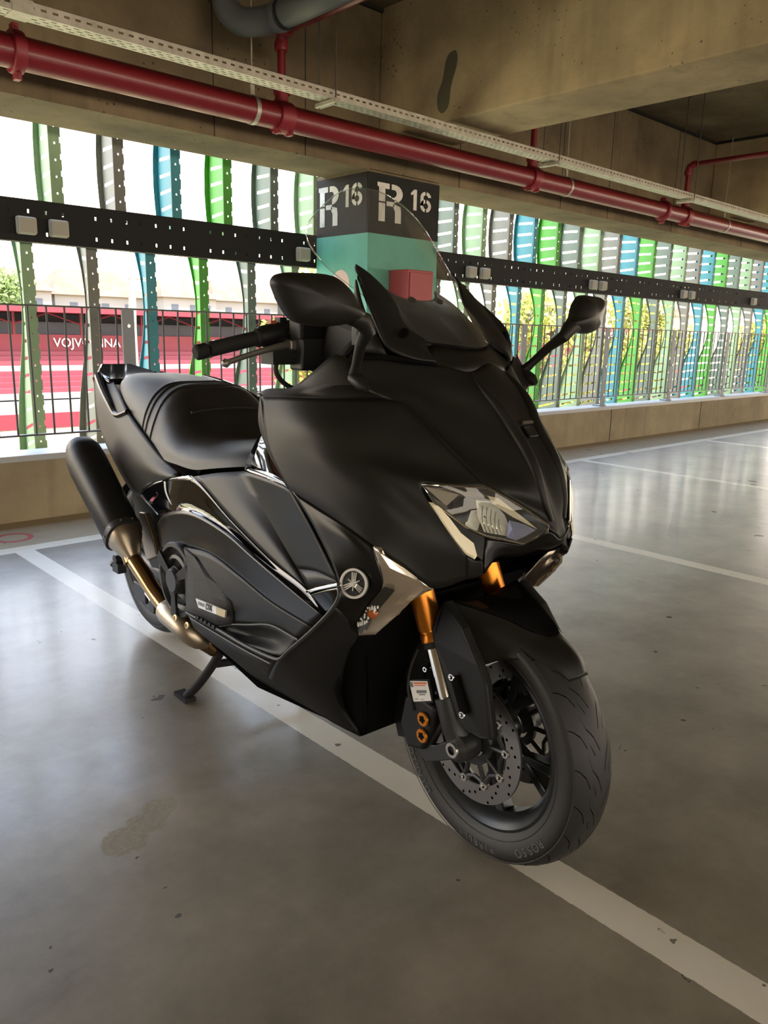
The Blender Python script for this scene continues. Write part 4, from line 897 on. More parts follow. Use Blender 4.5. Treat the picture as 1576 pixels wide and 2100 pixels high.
# --- tunnel cover between seat and fairing
panel('tunnel_cover', [[(-0.683,-0.195,0.768), (-0.687,-0.17,0.81), (-0.729,-0.13,0.825), (-0.936,0,0.802)], [(-0.47,-0.27,0.771), (-0.551,-0.21,0.801), (-0.638,-0.15,0.826), (-0.876,0,0.801)], [(-0.325,-0.3,0.773), (-0.428,-0.24,0.788), (-0.555,-0.17,0.808), (-0.817,0,0.788)], ], M['gloss'], bike, m=16, mv=4)
panel('tunnel_side', [[(-0.618,-0.236,0.768), (-0.47,-0.27,0.77), (-0.326,-0.3,0.772)], [(-0.675,-0.2,0.771), (-0.5,-0.25,0.783), (-0.352,-0.29,0.783)]], M['gloss'], bike, m=10, mv=2)
# --- seat
SE = [(-.64,[(0,.795),(.08,.80),(.13,.795),(.16,.785),(.175,.765)]),
 (-.72,[(0,.792),(.10,.80),(.155,.795),(.18,.78),(.195,.755)]),
 (-.82,[(0,.79),(.11,.795),(.17,.785),(.20,.765),(.21,.738)]),
 (-.914,[(0,.787),(.12,.792),(.18,.78),(.21,.755),(.22,.722)]),
 (-1.02,[(0,.79),(.12,.797),(.18,.78),(.21,.755),(.22,.722)]),
 (-1.09,[(0,.82),(.12,.825),(.175,.80),(.205,.765),(.217,.722)]),
 (-1.15,[(0,.875),(.115,.872),(.168,.83),(.198,.78),(.212,.732)]),
 (-1.20,[(0,.915),(.108,.905),(.158,.865),(.19,.80),(.207,.745)]),
 (-1.26,[(0,.925),(.100,.918),(.150,.88),(.183,.82),(.20,.762)]),
 (-1.32,[(0,.926),(.098,.920),(.143,.892),(.173,.845),(.19,.785)]),
 (-1.42,[(0,.934),(.096,.930),(.135,.905),(.160,.868),(.175,.812)]),
 (-1.53,[(0,.940),(.088,.936),(.122,.918),(.143,.890),(.155,.850)]),
 (-1.63,[(0,.938),(.074,.935),(.102,.922),(.118,.905),(.125,.880)]),
 (-1.69,[(0,.930),(.058,.928),(.080,.918),(.092,.905),(.098,.890)])]
rows = [[(x, -a, b) for a, b in sec] for x, sec in SE]
seat = panel('seat', rows, M['leather'], bike, both=False, sym=True, same=True, mu=5, mv=4, thick=0, angle=60)[0]
def seamline(xs, off=.002, r_=.0022, name='seat_seam', par=seat):
    P = []
    for i, (a, sec) in enumerate(zip(xs, zip(*[[(x, -p[0], p[1]) for p in s] for x, s in SE]))): pass
SR = loft(rows, mv=4, mu=5, same=True, sym=True)
def seat_row(i, dz=.0015):
    n = len(SR[0])//(4*(len(rows)-1)+1); return [Vector(v)+Vector((0,0,dz)) for v in SR[0][i*n:(i+1)*n]]
for i in (30, 33, 35):
    q = MB(); q.tube(seat_row(i), .003, 6); q.build('seat_piping', M['rubber'], seat)
q = MB(); q.tube([Vector(p)+Vector((.002,0,0)) for p in [(-1.118,-.12,.852),(-1.122,-.06,.858),(-1.122,0,.86),(-1.122,.06,.858),(-1.118,.12,.852)]], .004, 8); q.build('backrest_crease', M['rubber'], seat)
# --- tail side covers and grab handles
panel('tail_cover', [
 [(-0.984,-0.222,0.7), (-1.099,-0.216,0.723), (-1.243,-0.206,0.771), (-1.416,-0.182,0.822), (-1.583,-0.145,0.876), (-1.709,-0.115,0.906)],
 [(-0.985,-0.236,0.696), (-1.125,-0.232,0.694), (-1.309,-0.218,0.722), (-1.517,-0.185,0.781), (-1.675,-0.148,0.855), (-1.777,-0.118,0.902)],
 [(-1.054,-0.236,0.674), (-1.188,-0.228,0.658), (-1.41,-0.21,0.669), (-1.637,-0.172,0.751), (-1.783,-0.138,0.846), (-1.839,-0.115,0.906)],
 [(-1.2,-0.222,0.64), (-1.34,-0.206,0.577), (-1.616,-0.178,0.678), (-1.757,-0.155,0.755), (-1.851,-0.128,0.85), (-1.889,-0.112,0.91)]], M['satin'], bike, same=True, mu=5, mv=5)
for s in (1,-1):
    q = MB(); pts = [(-1.831,-0.118,0.906), (-1.738,-0.14,0.867), (-1.626,-0.162,0.826), (-1.539,-0.175,0.797), (-1.442,-0.178,0.816)]
    q.tube([(p[0], p[1]*s, p[2]+.012) for p in crs(pts, 6)], [.016-.0003*i for i in range(25)], 10); q.build('grab_handle', M['satin_gloss'], bike)
q = MB(); q.prism([(-1.97,-.06,.935),(-1.86,-.115,.905),(-1.72,-.125,.89),(-1.70,0,.905),(-1.72,.125,.89),(-1.86,.115,.905),(-1.97,.06,.935)], (0,0,.022)); o = q.build('tail_spoiler', M['gloss'], bike); mod_bevel(o, .01, 3)
q = MB(); q.prism([(-1.935,-.10,.90),(-1.935,.10,.90),(-1.90,.09,.84),(-1.90,-.09,.84)], (-.03,0,.01)); o = q.build('tail_light', M['stadium_red'], bike); mod_bevel(o, .008)
q = MB(); q.tube(crs([(-1.56,.155,.928),(-1.45,.165,.915),(-1.34,.172,.895),(-1.24,.178,.868)], 5), [.006+.0004*i for i in range(16)], 10); q.build('side_grab_rail', M['gloss'], bike)
# --- exhaust
def oval_loft(name, secs, mat, parent, n=28, pw=.8):
    # secs: centre, half width, half height; section plane normal along path
    V = []; F = []; P = [Vector(s[0]) for s in secs]
    for i, s in enumerate(secs):
        t = (P[min(i+1,len(P)-1)]-P[max(i-1,0)]).normalized(); u = t.cross(Vector((0,0,1))).normalized(); v = u.cross(t)
        for j in range(n):
            a = 2*PI*j/n; c, q_ = math.cos(a), math.sin(a); c = math.copysign(abs(c)**pw, c); q_ = math.copysign(abs(q_)**pw, q_)
            V.append(P[i]+u*c*s[1]+v*q_*s[2])
    k = len(secs)
    for i in range(k-1):
        for j in range(n): F.append((i*n+j, i*n+(j+1)%n, (i+1)*n+(j+1)%n, (i+1)*n+j))
    F.append(tuple(range(n))); F.append(tuple((k-1)*n+j for j in range(n)))
    return mesh(name, V, F, mat, parent, angle=50)
e0 = Vector((-1.301,-0.27,0.47)); e1 = Vector((-1.575,-0.27,0.655)); ed_ = (e1-e0).normalized(); LEN = (e1-e0).length
muf = oval_loft('muffler', [(e0,.050,.058),(e0+ed_*.01,.054,.063),(e0+ed_*.15,.056,.066),(e0+ed_*(LEN-.02),.058,.070),(e0+ed_*(LEN+.03),.056,.066),(e0+ed_*(LEN+.07),.045,.052),(e0+ed_*(LEN+.085),.03,.035)], M['satin_grey'], bike)
oval_loft('muffler_band', [(e0-ed_*.012,.052,.060),(e0-ed_*.010,.056,.065),(e0+ed_*.010,.057,.066),(e0+ed_*.012,.052,.060)], M['cast'], muf)
q = MB()
for k in range(10):
    a = 2*PI*k/10; t = ed_; u = t.cross(Vector((0,0,1))).normalized(); v = u.cross(t); c = e0+u*math.cos(a)*.057+v*math.sin(a)*.066; n_ = (u*math.cos(a)+v*math.sin(a)).normalized(); q.tube([c-n_*.002, c+n_*.003], .0035, 8)
q.build('band_rivets', M['alu'], muf)
p1 = Vector((-1.268,-0.262,0.409))
oval_loft('muffler_cone', [(e0,.050,.060),(e0-ed_*.03,.046,.054),(p1+Vector((.01,0,-.0)),.026,.026),(p1+Vector((.02,0,-.012)),.025,.025)], M['titan'], muf)
q = MB(); PP = crs([p1, (-1.182,-0.258,0.364), (-1.116,-0.25,0.319), (-1.054,-0.245,0.291), (-0.993,-0.23,0.261), (-0.949,-0.2,0.223), (-0.958,-0.15,0.177)], 5); q.tube(PP, .0245, 20); q.tube([p1-Vector((.012,0,-.012)), p1+Vector((.02,0,-.02))], .028, 20); q.build('exhaust_pipe', M['bronze'], muf)
HS = [(-1.015,-0.27,0.307), (-0.953,-0.267,0.299), (-0.9,-0.26,0.282), (-0.875,-0.24,0.256), (-0.858,-0.22,0.233)]
q = MB(); HP = crs(HS, 5); q.tube(HP, [.031,.034,.036,.037,.037,.037,.037,.036,.036,.035,.035,.034,.034,.033,.032,.030,.028,.024,.018,.012,.004], 22); hsx = q.build('heat_shield', M['titan'], muf)
for c in ((-0.889,-0.3,0.327), (-0.851,-0.285,0.314)):
    c = Vector(c); q = MB(); q.lathe([(.009,-.003),(.009,.002),(.005,.003),(.0035,0),(0,0)], c, (0.1,-1,.25), 16); q.build('shield_screw', M['badge_gold'], hsx)
# --- rear wheel, swing arm, caliper
RC = Vector((-1.575, 0, .2985))
def tyre_mesh(name, c, ax, Rr, hw, rim, parent, spokes_phase=0, scale=1.0):
    k = Rr-.0
    prof = [(rim-.004,hw*.72),(rim+.008,hw*.86),(rim+.028,hw*.985),(rim+.045,hw*.985),(Rr-.018,hw*.80),(Rr-.008,hw*.56),(Rr-.002,hw*.28),(Rr,0)]
    full = prof+[(r, -h) for r, h in prof[-2::-1]]
    q = MB(); q.lathe([(v[0], v[1]) for v in [tuple(p) for p in [(p.x, p.y) for p in crs([(a, b, 0) for a, b in full], 3)]]], c, ax, 96)
    return q, prof
def wheel(parent, c, ax, Rr, hw, rimr, rw, name, phase, nsp=5):
    ax = Vector(ax)
    q = MB(); pr = [(rimr+.003,rw),(rimr-.004,rw+.001),(rimr-.010,rw-.004),(rimr-.018,rw-.010),(rimr-.026,rw-.022),(rimr-.031,rw*.35),(rimr-.031,-rw*.35),(rimr-.026,-rw+.022),(rimr-.018,-rw+.010),(rimr-.010,-rw+.004),(rimr-.004,-rw-.001),(rimr+.003,-rw),(rimr-.006,-rw+.012),(rimr-.02,0),(rimr-.006,rw-.012)]
    q.lathe(pr, c, ax, 96, closed=True)
    wh = q.build(name, M['wheel'], parent, angle=30)
    q = MB(); q.lathe([(.0,.05),(.03,.05),(.036,.04),(.038,0),(.036,-.04),(.03,-.05),(0,-.05)], c, ax, 32); q.build('hub', M['wheel'], wh)
    f0 = Vector((0,0,1)); f1 = ax.cross(f0)
    for k in range(nsp):
        a = phase+2*PI*k/nsp; d = f0*math.cos(a)+f1*math.sin(a); e = -f0*math.sin(a)+f1*math.cos(a); q = MB(); c = Vector(c)
        def blade(r0, w0, o0, r1, w1, o1, h0=.015, h1=.012):
            A = [c+d*r0+e*(o0-w0), c+d*r0+e*(o0+w0), c+d*r1+e*(o1+w1), c+d*r1+e*(o1-w1)]
            V = [A[0]+ax*h0, A[1]+ax*h0, A[2]+ax*h1, A[3]+ax*h1, A[0]-ax*h0, A[1]-ax*h0, A[2]-ax*h1, A[3]-ax*h1]
            q.add(V, [(0,1,2,3),(7,6,5,4),(0,4,5,1),(1,5,6,2),(2,6,7,3),(3,7,4,0)])
        blade(.03,.016,0,.10,.011,0,.018,.013); blade(.09,.010,.002,rimr-.028,.012,.030,.013,.018); blade(.09,.010,-.002,rimr-.028,.012,-.030,.013,.018)
        o = q.build('spoke', M['wheel'], wh, smooth=False); mod_bevel(o, .004, 2)
    return wh
def tyre(parent, c, ax, Rr, hw, rimr, txt=None):
    q, prof = tyre_mesh('tyre', c, ax, Rr, hw, rimr, parent)
    ax = Vector(ax); c = Vector(c); f0 = Vector((0,0,1)); f1 = ax.cross(f0)
    # tread grooves as dark ribbons on the surface, painting in their shade
    pc = crs([(a, b, 0) for a, b in prof], 8)
    def surf(h, a):   # h signed axial position
        hh = abs(h); r = Rr
        for p, n2 in zip(pc[::-1], pc[-2::-1]):
            if p.y <= hh <= n2.y: t = (hh-p.y)/(n2.y-p.y+1e-9); r = p.x+(n2.x-p.x)*t; break
        return c+ax*h+(f0*math.cos(a)+f1*math.sin(a))*(r+.0006)
    q.cur = 1; N = 22
    for k in range(N):
        for s in (1, -1):
            a0 = 2*PI*k/N+(PI/N if s < 0 else 0)
            for L_ in ([(.06,.00),(.22,.10),(.42,.17),(.50,.27)], [(.50,.04),(.62,.12),(.78,.17),(.90,.19)], [(.28,-.02),(.40,.06)]):
                P = [(s*u*hw, a0-v) for u, v in L_]; pp = []
                for (h0, b0), (h1, b1) in zip(P, P[1:]): pp += [(h0+(h1-h0)*t/4, b0+(b1-b0)*t/4) for t in range(4)]
                pp.append(P[-1]); w = .0016; V = []
                for i, (h, a_) in enumerate(pp): ww = w*(1-.7*i/len(pp)); V += [surf(h, a_-ww/Rr*1.3), surf(h, a_+ww/Rr*1.3)]
                q.add(V, [(2*i, 2*i+1, 2*i+3, 2*i+2) for i in range(len(pp)-1)])
    t = q.build('tyre', parent=parent, mats=[M['tyre'], M['groove_shade']], angle=40)
    q = MB(); q.lathe([(rimr+.010,hw*.885),(rimr+.0115,hw*.91),(rimr+.013,hw*.90)], c, -ax, 96); q.lathe([(rimr+.052,hw*.965),(rimr+.054,hw*.972),(rimr+.056,hw*.945)], c, -ax, 96); q.build('sidewall_ring', M['tyre'], t)
    if txt:
        for word, a0, sz, mt in txt:
            mt_ = M[mt]
            for i, ch in enumerate(word):
                a_ = a0+i*sz*.78/(rimr+.035); d = f0*math.cos(a_)+f1*math.sin(a_)
                p = c+d*(rimr+.033)-ax*(hw*.992+.0008); text_mesh('sidewall_letter', ch, sz, mt_, t, frame(p, -(-f0*math.sin(a_)+f1*math.cos(a_))*-1, -ax), .0006)
    return t
rw_ = wheel(bike, RC, (0,1,0), .2865, .08, .190, .055, 'rear_wheel', .3); tyre(rw_, RC, (0,1,0), .2865, .08, .196)
q = MB(); q.lathe([(.10,-.078),(.14,-.078),(.14,-.083),(.10,-.083)], RC, (0,1,0), 48, closed=True); q.build('rear_disc', M['disc'], rw_)
q = MB(); q.tube(crs([(-1.0,-.12,.33),(-1.25,-.14,.33),(-1.45,-.13,.31),(-1.60,-.125,.30)], 5), [.035]*16, 14); q.tube(crs([(-1.0,.12,.33),(-1.3,.13,.33),(-1.60,.125,.30)], 5), [.035]*11, 14); o = q.build('swing_arm', M['cast'], bike)
q = MB(); q.tube([(-1.60,-.17,.30),(-1.60,.17,.30)], .012, 12); q.tube([(-1.605,-.185,.30),(-1.605,-.16,.30)], .018, 6); q.build('rear_axle', M['cast'], o)
q = MB(); q.box((-1.50,-.12,.20), (.10,.05,.06)); q.box((-1.42,-.125,.17), (.05,.03,.04)); q.tube([(-1.48,-.12,.22),(-1.56,-.13,.27)], .012, 8); oc = q.build('rear_caliper', M['cast'], bike); mod_bevel(oc, .006)
q = MB(); q.tube([(-1.44,-.145,.215),(-1.40,-.145,.20)], .007, 8); q.build('caliper_pin', M['alu'], oc)
# axle adjuster at the rear end of the arm
q = MB(); c = Vector((-1.624,-0.17,0.271)); q.box(c+Vector((.02,0,0)), (.05,.03,.035)); q.tube([c-Vector((.03,0,0)), c+Vector((.02,0,0))], .009, 8); q.tube([c-Vector((.035,0,0)), c-Vector((.022,0,0))], .014, 6); q.build('chain_adjuster', M['cast'], o, smooth=False)
# rear hugger, number holder, muffler bracket
q = MB(); V = []; 
for j in range(13):
    a = math.radians(20+j*9); V.append([RC+Vector((-math.cos(a)*.305*1, s*.085, math.sin(a)*.305)) for s in (-1,-.5,0,.5,1)])
for r in V: r[0].z -= .03; r[-1].z -= .03
vv, ff = loft([[tuple(p) for p in r] for r in V], mv=2, mu=3, same=True); q.add(vv, ff); o = q.build('rear_mudguard', M['plastic'], bike); s_ = o.modifiers.new('solid','SOLIDIFY'); s_.thickness = .004
q = MB(); q.prism([(-1.342,-0.2,0.522), (-1.297,-0.2,0.527), (-1.247,-0.2,0.463), (-1.217,-0.2,0.407), (-1.299,-0.2,0.372), (-1.329,-0.2,0.437)], (0,.02,0)); o = q.build('rear_bracket', M['titan'], bike, smooth=False); mod_bevel(o, .004)
q = MB(); q.prism([(-1.462,-0.17,0.561), (-1.343,-0.17,0.597), (-1.192,-0.17,0.531), (-1.24,-0.17,0.381), (-1.299,-0.17,0.318), (-1.404,-0.17,0.392)], (0,.06,0)); q.build('rear_inner_cover', M['plastic'], bike, smooth=False)
# --- centre stand
q = MB()
for s in (1,-1):
    q.tube(crs([(-.88,-.13*s,.27),(-.925,-.135*s,.20),(-.945,-.15*s,.15),(-.985,-.185*s,.07),(-1.035,-.205*s,.012)], 5), .0135, 12)
    q.box((-1.045,-.207*s,.009), (.075,.035,.012))
q.tube([(-.955,-.155,.13),(-.94,0,.115),(-.955,.155,.13)], .012, 12); q.tube([(-.88,-.14,.27),(-.88,.14,.27)], .016, 12)
q.build('centre_stand', M['steel_black'], bike)
# --- front wheel assembly
FC = Vector((0,0,.2745))
fw_ = wheel(bike, FC, AX, .2745, .06, .196, .045, 'front_wheel', .55)
tyre(fw_, FC, AX, .2745, .0605, .200, [('ROSSO', 2.20, .024, 'tyre_mark'), ('PIRELLI', 2.86, .020, 'tyre_mark'), ('DIABLO', 3.78, .024, 'tyre_mark')])
def brake_disc(s):
    c = FC+AX*(.066*s); q = MB(); q.lathe([(.096,-.0025),(.1335,-.0025),(.1335,.0025),(.096,.0025)], c, AX, 96, closed=True); q.cur = 1
    f0 = Vector((0,0,1)); f1 = AX.cross(f0)
    for k in range(44):
        a = 2*PI*k/44; r = .103+.008*(k % 4)+(.0015 if k % 2 else 0); p = c+(f0*math.cos(a)+f1*math.sin(a))*r
        for t in (1,-1): q.lathe([(0,0),(.0032,0)], p+AX*.0029*t, AX*t, 10)
    d = q.build('brake_disc', parent=fw_, mats=[M['disc'], M['hole']], angle=30)
    q = MB(); q.lathe([(.034,-.004),(.052,-.004),(.052,.004),(.034,.004)], c+AX*(.0)*s, AX, 48, closed=True)
    for k in range(10):
        a = 2*PI*(k+.3)/10; dv = f0*math.cos(a)+f1*math.sin(a); b_ = 2*PI*(k+.8)/10; d2 = f0*math.cos(b_)+f1*math.sin(b_)
        q.tube([c+dv*.048, c+dv*.092], .0055, 8); q.tube([c+dv*.09, c+d2*.078, c+(f0*math.cos(a+.628)+f1*math.sin(a+.628))*.09], .0045, 6)
    q.build('disc_carrier', M['cast'], fw_)
    for k in range(10):
        a = 2*PI*(k+.3)/10; dv = f0*math.cos(a)+f1*math.sin(a); q = MB(); q.lathe([(.0035,.005),(.0045,.0065),(.0085,.0065),(.009,.004),(.009,-.004)], c+dv*.094, AX*s, 16); q.build('disc_bobbin', M['alu'], fw_)
brake_disc(-1); brake_disc(1)
A_ = Vector((-0.023,-0.105,0.322)); B_ = Vector((-0.131,-0.105,0.564)); FD = (B_-A_).normalized()
def fork(s):
    def m(p): p = Vector(p); return Vector((p.x, p.y*-s, p.z)) if s > 0 else p
    a = Vector((A_.x, .105*s, A_.z)); b = a+FD*(B_-A_).length
    pt = lambda v: a+FD*((v-A_.z)/FD.z)
    q = MB(); lo = pt((-0.046,-0.105,0.356)[2]); q.tube([Vector((-.0,.10*s,.275)), Vector((-.022,.105*s,.31)), a, pt(lo.z+.012)], [.026,.027,.0285,.029], 20); q.lathe([(.0,.03),(.02,.03),(.03,.022),(.032,0),(.03,-.022),(0,-.022)], Vector((0,.098*s,.2745)), (0,s,0), 28)
    fk = q.build('fork_leg', M['cast'], bike)
    zc = (-0.091,-0.105,0.465)[2]
    q = MB(); q.tube([pt(lo.z), pt(zc+.02)], .0205, 24); q.build('fork_tube', M['chrome'], fk)
    q = MB(); q.tube([pt(zc-.004), pt(zc+.008)], .0235, 24); q.build('fork_seal', M['rubber'], fk)
    q = MB(); q.tube([pt(zc+.006), pt(zc+.009), pt(zc+.022), pt(zc+.025), pt(zc+.030), pt(zc+.034), pt(.72)], [.022,.0255,.0255,.024,.024,.0265,.0265], 24); q.build('fork_sleeve', M['gold'], fk)
    q = MB(); q.lathe([(.0095,.036),(.0155,.036),(.0165,.033),(.0165,.028)], Vector((0,.098*s,.2745)), (0,s,0), 24); q.build('axle_nut', M['alu'], fk)
    # caliper on its bracket
    q = MB(); c = Vector((-.105,.105*s,.315)); q.prism([(-.05,.088*s,.345),(-.09,.088*s,.352),(-.145,.088*s,.338),(-.158,.088*s,.27),(-.135,.088*s,.222),(-.085,.088*s,.235),(-.06,.088*s,.29)], (0,.045*s,0)); o = q.build('brake_caliper', M['plastic'], fk, smooth=False); mod_bevel(o, .008, 3)
    q = MB(); q.prism([(-.14,.105*s,.235),(-.085,.105*s,.205),(-.045,.105*s,.225),(-.0,.105*s,.250),(-.01,.105*s,.29),(-.06,.105*s,.255),(-.09,.105*s,.245),(-.13,.105*s,.262)], (0,.016*s,0)); q.tube([(-.085,.115*s,.24),(-.045,.115*s,.31)], .006, 8); o = q.build('caliper_bracket', M['cast'], fk, smooth=False); mod_bevel(o, .004)
    for p in ((-0.08,-0.138,0.312), (-0.081,-0.138,0.274)):
        p = Vector(p); p.y = .137*s; q = MB(); q.lathe([(.005,0),(.0065,.004),(.0145,.004),(.0155,0)], p, (0,s,0), 24); 
        o = q.build('caliper_piston_cap', M['gold'], fk)
        q = MB(); 
        for k in range(5): an = k*2*PI/5; q.box(p+Vector((math.cos(an)*.0055, .0045*s, math.sin(an)*.0055)), (.005,.001,.005))
        q.lathe([(0,.0048),(.006,.0048)], p, (0,s,0), 16); q.build('cap_star', M['void'], fk)
    # fork guard
    G_ = [(-0.064,-0.13,0.542), (-0.045,-0.125,0.579), (0.013,-0.13,0.538), (0.058,-0.132,0.481), (0.079,-0.132,0.447), (0.093,-0.128,0.371), (0.098,-0.125,0.336), (0.072,-0.13,0.329), (0.018,-0.132,0.333), (-0.006,-0.132,0.375), (-0.041,-0.132,0.434), (-0.071,-0.13,0.487), (-0.075,-0.13,0.51)]
    G2 = [Vector((p[0], -p[1]*s, p[2])) for p in G_]
    q = MB(); q.prism(G2, (0,-.022*s,0)); o = q.build('fork_guard', M['satin_grey'], fk, smooth=False); mod_bevel(o, .006, 3)
    q = MB(); a1, a2 = Vector((0.001,-0.134,0.437)), Vector((0.034,-0.134,0.37)); a1.y = .135*s; a2.y = .135*s; q.tube([a1, a2], .0095, 12); q.build('guard_slot', M['void'], fk)
    for p in (a1, a2):
        q = MB(); q.lathe([(.003,.0085),(.0045,.0105),(.0068,.0105),(.0075,.008)], p, (0,s,0), 16); q.build('guard_screw', M['chrome'], fk)
    return fk
fkR = fork(-1); fkL = fork(1)
# sensor bracket, warning sticker and cable
q = MB(); q.prism([(-0.137,-0.132,0.378), (-0.075,-0.132,0.401), (-0.059,-0.132,0.355), (-0.116,-0.132,0.331)], (0,.004,0)); stp = q.build('sticker_plate', M['plastic'], bike, smooth=False)
S4 = [Vector((-0.132,-0.1335,0.377)), Vector((-0.076,-0.1335,0.397)), Vector((-0.062,-0.1335,0.359)), Vector((-0.115,-0.1335,0.336))]
def quad(u0, v0, u1, v1, off): return [(S4[0].lerp(S4[1], u).lerp(S4[3].lerp(S4[2], u), v))+Vector((0,-off,0)) for u, v in ((u0,v0),(u1,v0),(u1,v1),(u0,v1))]
q = MB(); q.add(quad(0,0,1,1,0), [(0,1,2,3)]); q.cur = 1; q.add(quad(.26,.06,.95,.15,.0006), [(0,1,2,3)]); q.add(quad(.26,.19,.85,.24,.0006), [(0,1,2,3)]); q.cur = 2; q.add(quad(.04,.05,.2,.3,.0006), [(0,1,2,3)]); q.add(quad(.3,.45,.85,.6,.0006), [(0,1,2,3)]); q.add(quad(.4,.64,.75,.7,.0006), [(0,1,2,3)]); q.add(quad(.1,.86,.3,.89,.0006), [(0,1,2,3)]); q.add(quad(.45,.9,.62,.93,.0006), [(0,1,2,3)])
q.build('warning_sticker', parent=stp, mats=[M['label_white'], M['label_orange'], M['label_grey']], smooth=False)
q = MB(); q.tube(crs([(-0.126,-0.115,0.447), (-0.131,-0.13,0.405), (-0.13,-0.137,0.363), (-0.118,-0.137,0.329), (-0.112,-0.137,0.317)], 6), .0028, 8); q.tube([(-0.131,-0.122,0.314), (-0.121,-0.122,0.304)], .008, 8); q.build('brake_hose', M['rubber'], fkR)
q = MB(); c = Vector((-0.102,-0.115,0.409)); q.lathe([(.003,.003),(.0055,.003),(.006,0)], c, (0,-1,0), 14); q.build('bracket_bolt', M['chrome'], fkR)
# --- front mudguard
FR = [
 [(.207,0,.475), (.204,-.014,.472), (.199,-.022,.469), (.193,-.028,.466)],
 [(.191,0,.500), (.187,-.018,.497), (.182,-.030,.489), (0.179,-0.037,0.479)],
 [(.166,0,.518), (.160,-.025,.514), (.154,-.042,.500), (0.152,-0.049,0.48)],
 [(.141,0,.530), (.134,-.018,.530), (.116,-.052,.512), (0.105,-0.065,0.487)],
 [(.108,0,.533), (.103,-.037,.538), (.083,-.064,.518), (0.059,-0.076,0.473)],
 [(.057,0,.549), (.059,-.055,.552), (.040,-.080,.530), (0.03,-0.095,0.461)],
 [(.000,0,.554), (0,-.081,.563), (-.014,-.098,.535), (-0.002,-0.112,0.492)],
 [(-.060,0,.556), (-.060,-.111,.573), (-.066,-.120,.555), (-0.068,-0.122,0.54)]]
fd = panel('front_mudguard', FR, M['satin'], bike, both=False, sym=True, same=True, mu=5, mv=4, thick=.005, ccol=(2,4), angle=25)[0]
panel('mudguard_scoop_shade', [[(.137,0,.5335),(.133,-.012,.533),(.130,-.018,.533)],[(.108,0,.5345),(.106,-.02,.537),(.1035,-.036,.5395)],[(.057,0,.551),(.058,-.03,.552),(.059,-.054,.5535)],[(0,0,.556),(0,-.045,.558),(0,-.080,.5645)],[(-.060,0,.558),(-.06,-.06,.560),(-.060,-.110,.5745)]], M['void'], fd, both=False, sym=True, same=True, mu=4, mv=4, thick=0)  # black sheet laid on the guard, painting in the shade of a deeper hollow
q = MB(); c = Vector((0.038,-0.105,0.48)); q.lathe([(0,.004),(.005,.003),(.006,0)], c, (.2,-1,.2), 14); q.build('mudguard_screw', M['steel_black'], fd)
# --- windshield, its lower plate and the side deflectors
WS = [
 [(-.114,0,1.066),(-.118,-.03,1.068),(-.133,-.062,1.072),(-.157,-.094,1.076)],
 [(-.165,0,1.105),(-.170,-.045,1.107),(-.187,-.088,1.112),(-.215,-.125,1.118)],
 [(-.235,0,1.160),(-.241,-.055,1.162),(-.262,-.108,1.166),(-.300,-.155,1.172)],
 [(-.305,0,1.223),(-.312,-.065,1.224),(-.335,-.128,1.226),(-.372,-.185,1.225)],
 [(-.365,0,1.288),(-.372,-.068,1.287),(-.394,-.132,1.283),(-.422,-.192,1.275)],
 [(-.412,0,1.340),(-.418,-.068,1.337),(-.430,-.13,1.327),(-.440,-.180,1.308)],
 [(-.445,0,1.383),(-.448,-.055,1.378),(-.446,-.115,1.357),(-.442,-.160,1.330)],
 [(-.459,0,1.403),(-.459,-.04,1.400),(-.456,-.085,1.385),(-.447,-.125,1.360)]]
wsh = panel('windshield', WS, M['clear'], bike, both=False, sym=True, same=True, mu=8, mv=6, thick=0, angle=80)[0]
edge = [Vector(r[-1]) for r in WS]+[Vector(p) for p in WS[-1][-2::-1]]
ep = crs([tuple(p) for p in edge], 5); ep2 = [Vector((p.x,-p.y,p.z)) for p in ep[::-1]][1:]
q = MB(); q.tube(ep+ep2, .0012, 6); q.build('windshield_edge', M['lens'], wsh)
panel('screen_plate', [
 [(-.119,0,1.060),(-.123,-.035,1.062),(-.140,-.068,1.066),(-.160,-.092,1.070)],
 [(-.170,0,1.095),(-.176,-.04,1.098),(-.195,-.078,1.104),(-.220,-.110,1.110)],
 [(-.235,0,1.135),(-.240,-.038,1.138),(-.252,-.07,1.146),(-.275,-.10,1.155)],
 [(-.280,0,1.160),(-.283,-.035,1.162),(-.292,-.055,1.168),(-.315,-.075,1.185)]], M['satin_grey'], bike, both=False, sym=True, same=True, mu=5, mv=5)
for s in (1,-1):
    q = MB(); q.lathe([(0,.001),(.004,.001),(.005,.004),(.0085,.004),(.0095,0)], (-.262,.039*s,1.158), (.55,0,.83), 18); q.build('screen_bolt', M['steel_black'], bike)
DF = [
 [(-0.323,-0.141,1.227), (-0.296,-0.128,1.209), (-0.256,-0.105,1.169), (-0.214,-0.098,1.123), (-0.155,-0.092,1.077)],
 [(-0.324,-0.143,1.217), (-0.279,-0.148,1.188), (-0.231,-0.138,1.145), (-0.191,-0.123,1.102), (-0.144,-0.1,1.065)],
 [(-0.297,-0.15,1.195), (-0.252,-0.163,1.156), (-0.201,-0.163,1.107), (-0.159,-0.142,1.071), (-0.121,-0.112,1.051)],
 [(-0.277,-0.158,1.178), (-0.195,-0.185,1.107), (-0.168,-0.177,1.063), (-0.131,-0.137,1.042), (-0.11,-0.108,1.039)]]
for o, s in zip(panel('wind_deflector', DF, M['satin_grey'], bike, same=True, mu=5, mv=5, thick=.006), (1,-1)):
    c = Vector((-0.164,-0.148,1.089)); c = Vector((c.x+.003, c.y*s, c.z+.003)); q = MB(); q.lathe([(0,-.002),(.006,-.002),(.007,.002),(.010,.002),(.0115,-.003)], c, (.55,-s*.6,.55), 20); q.build('deflector_screw', M['void'], o)
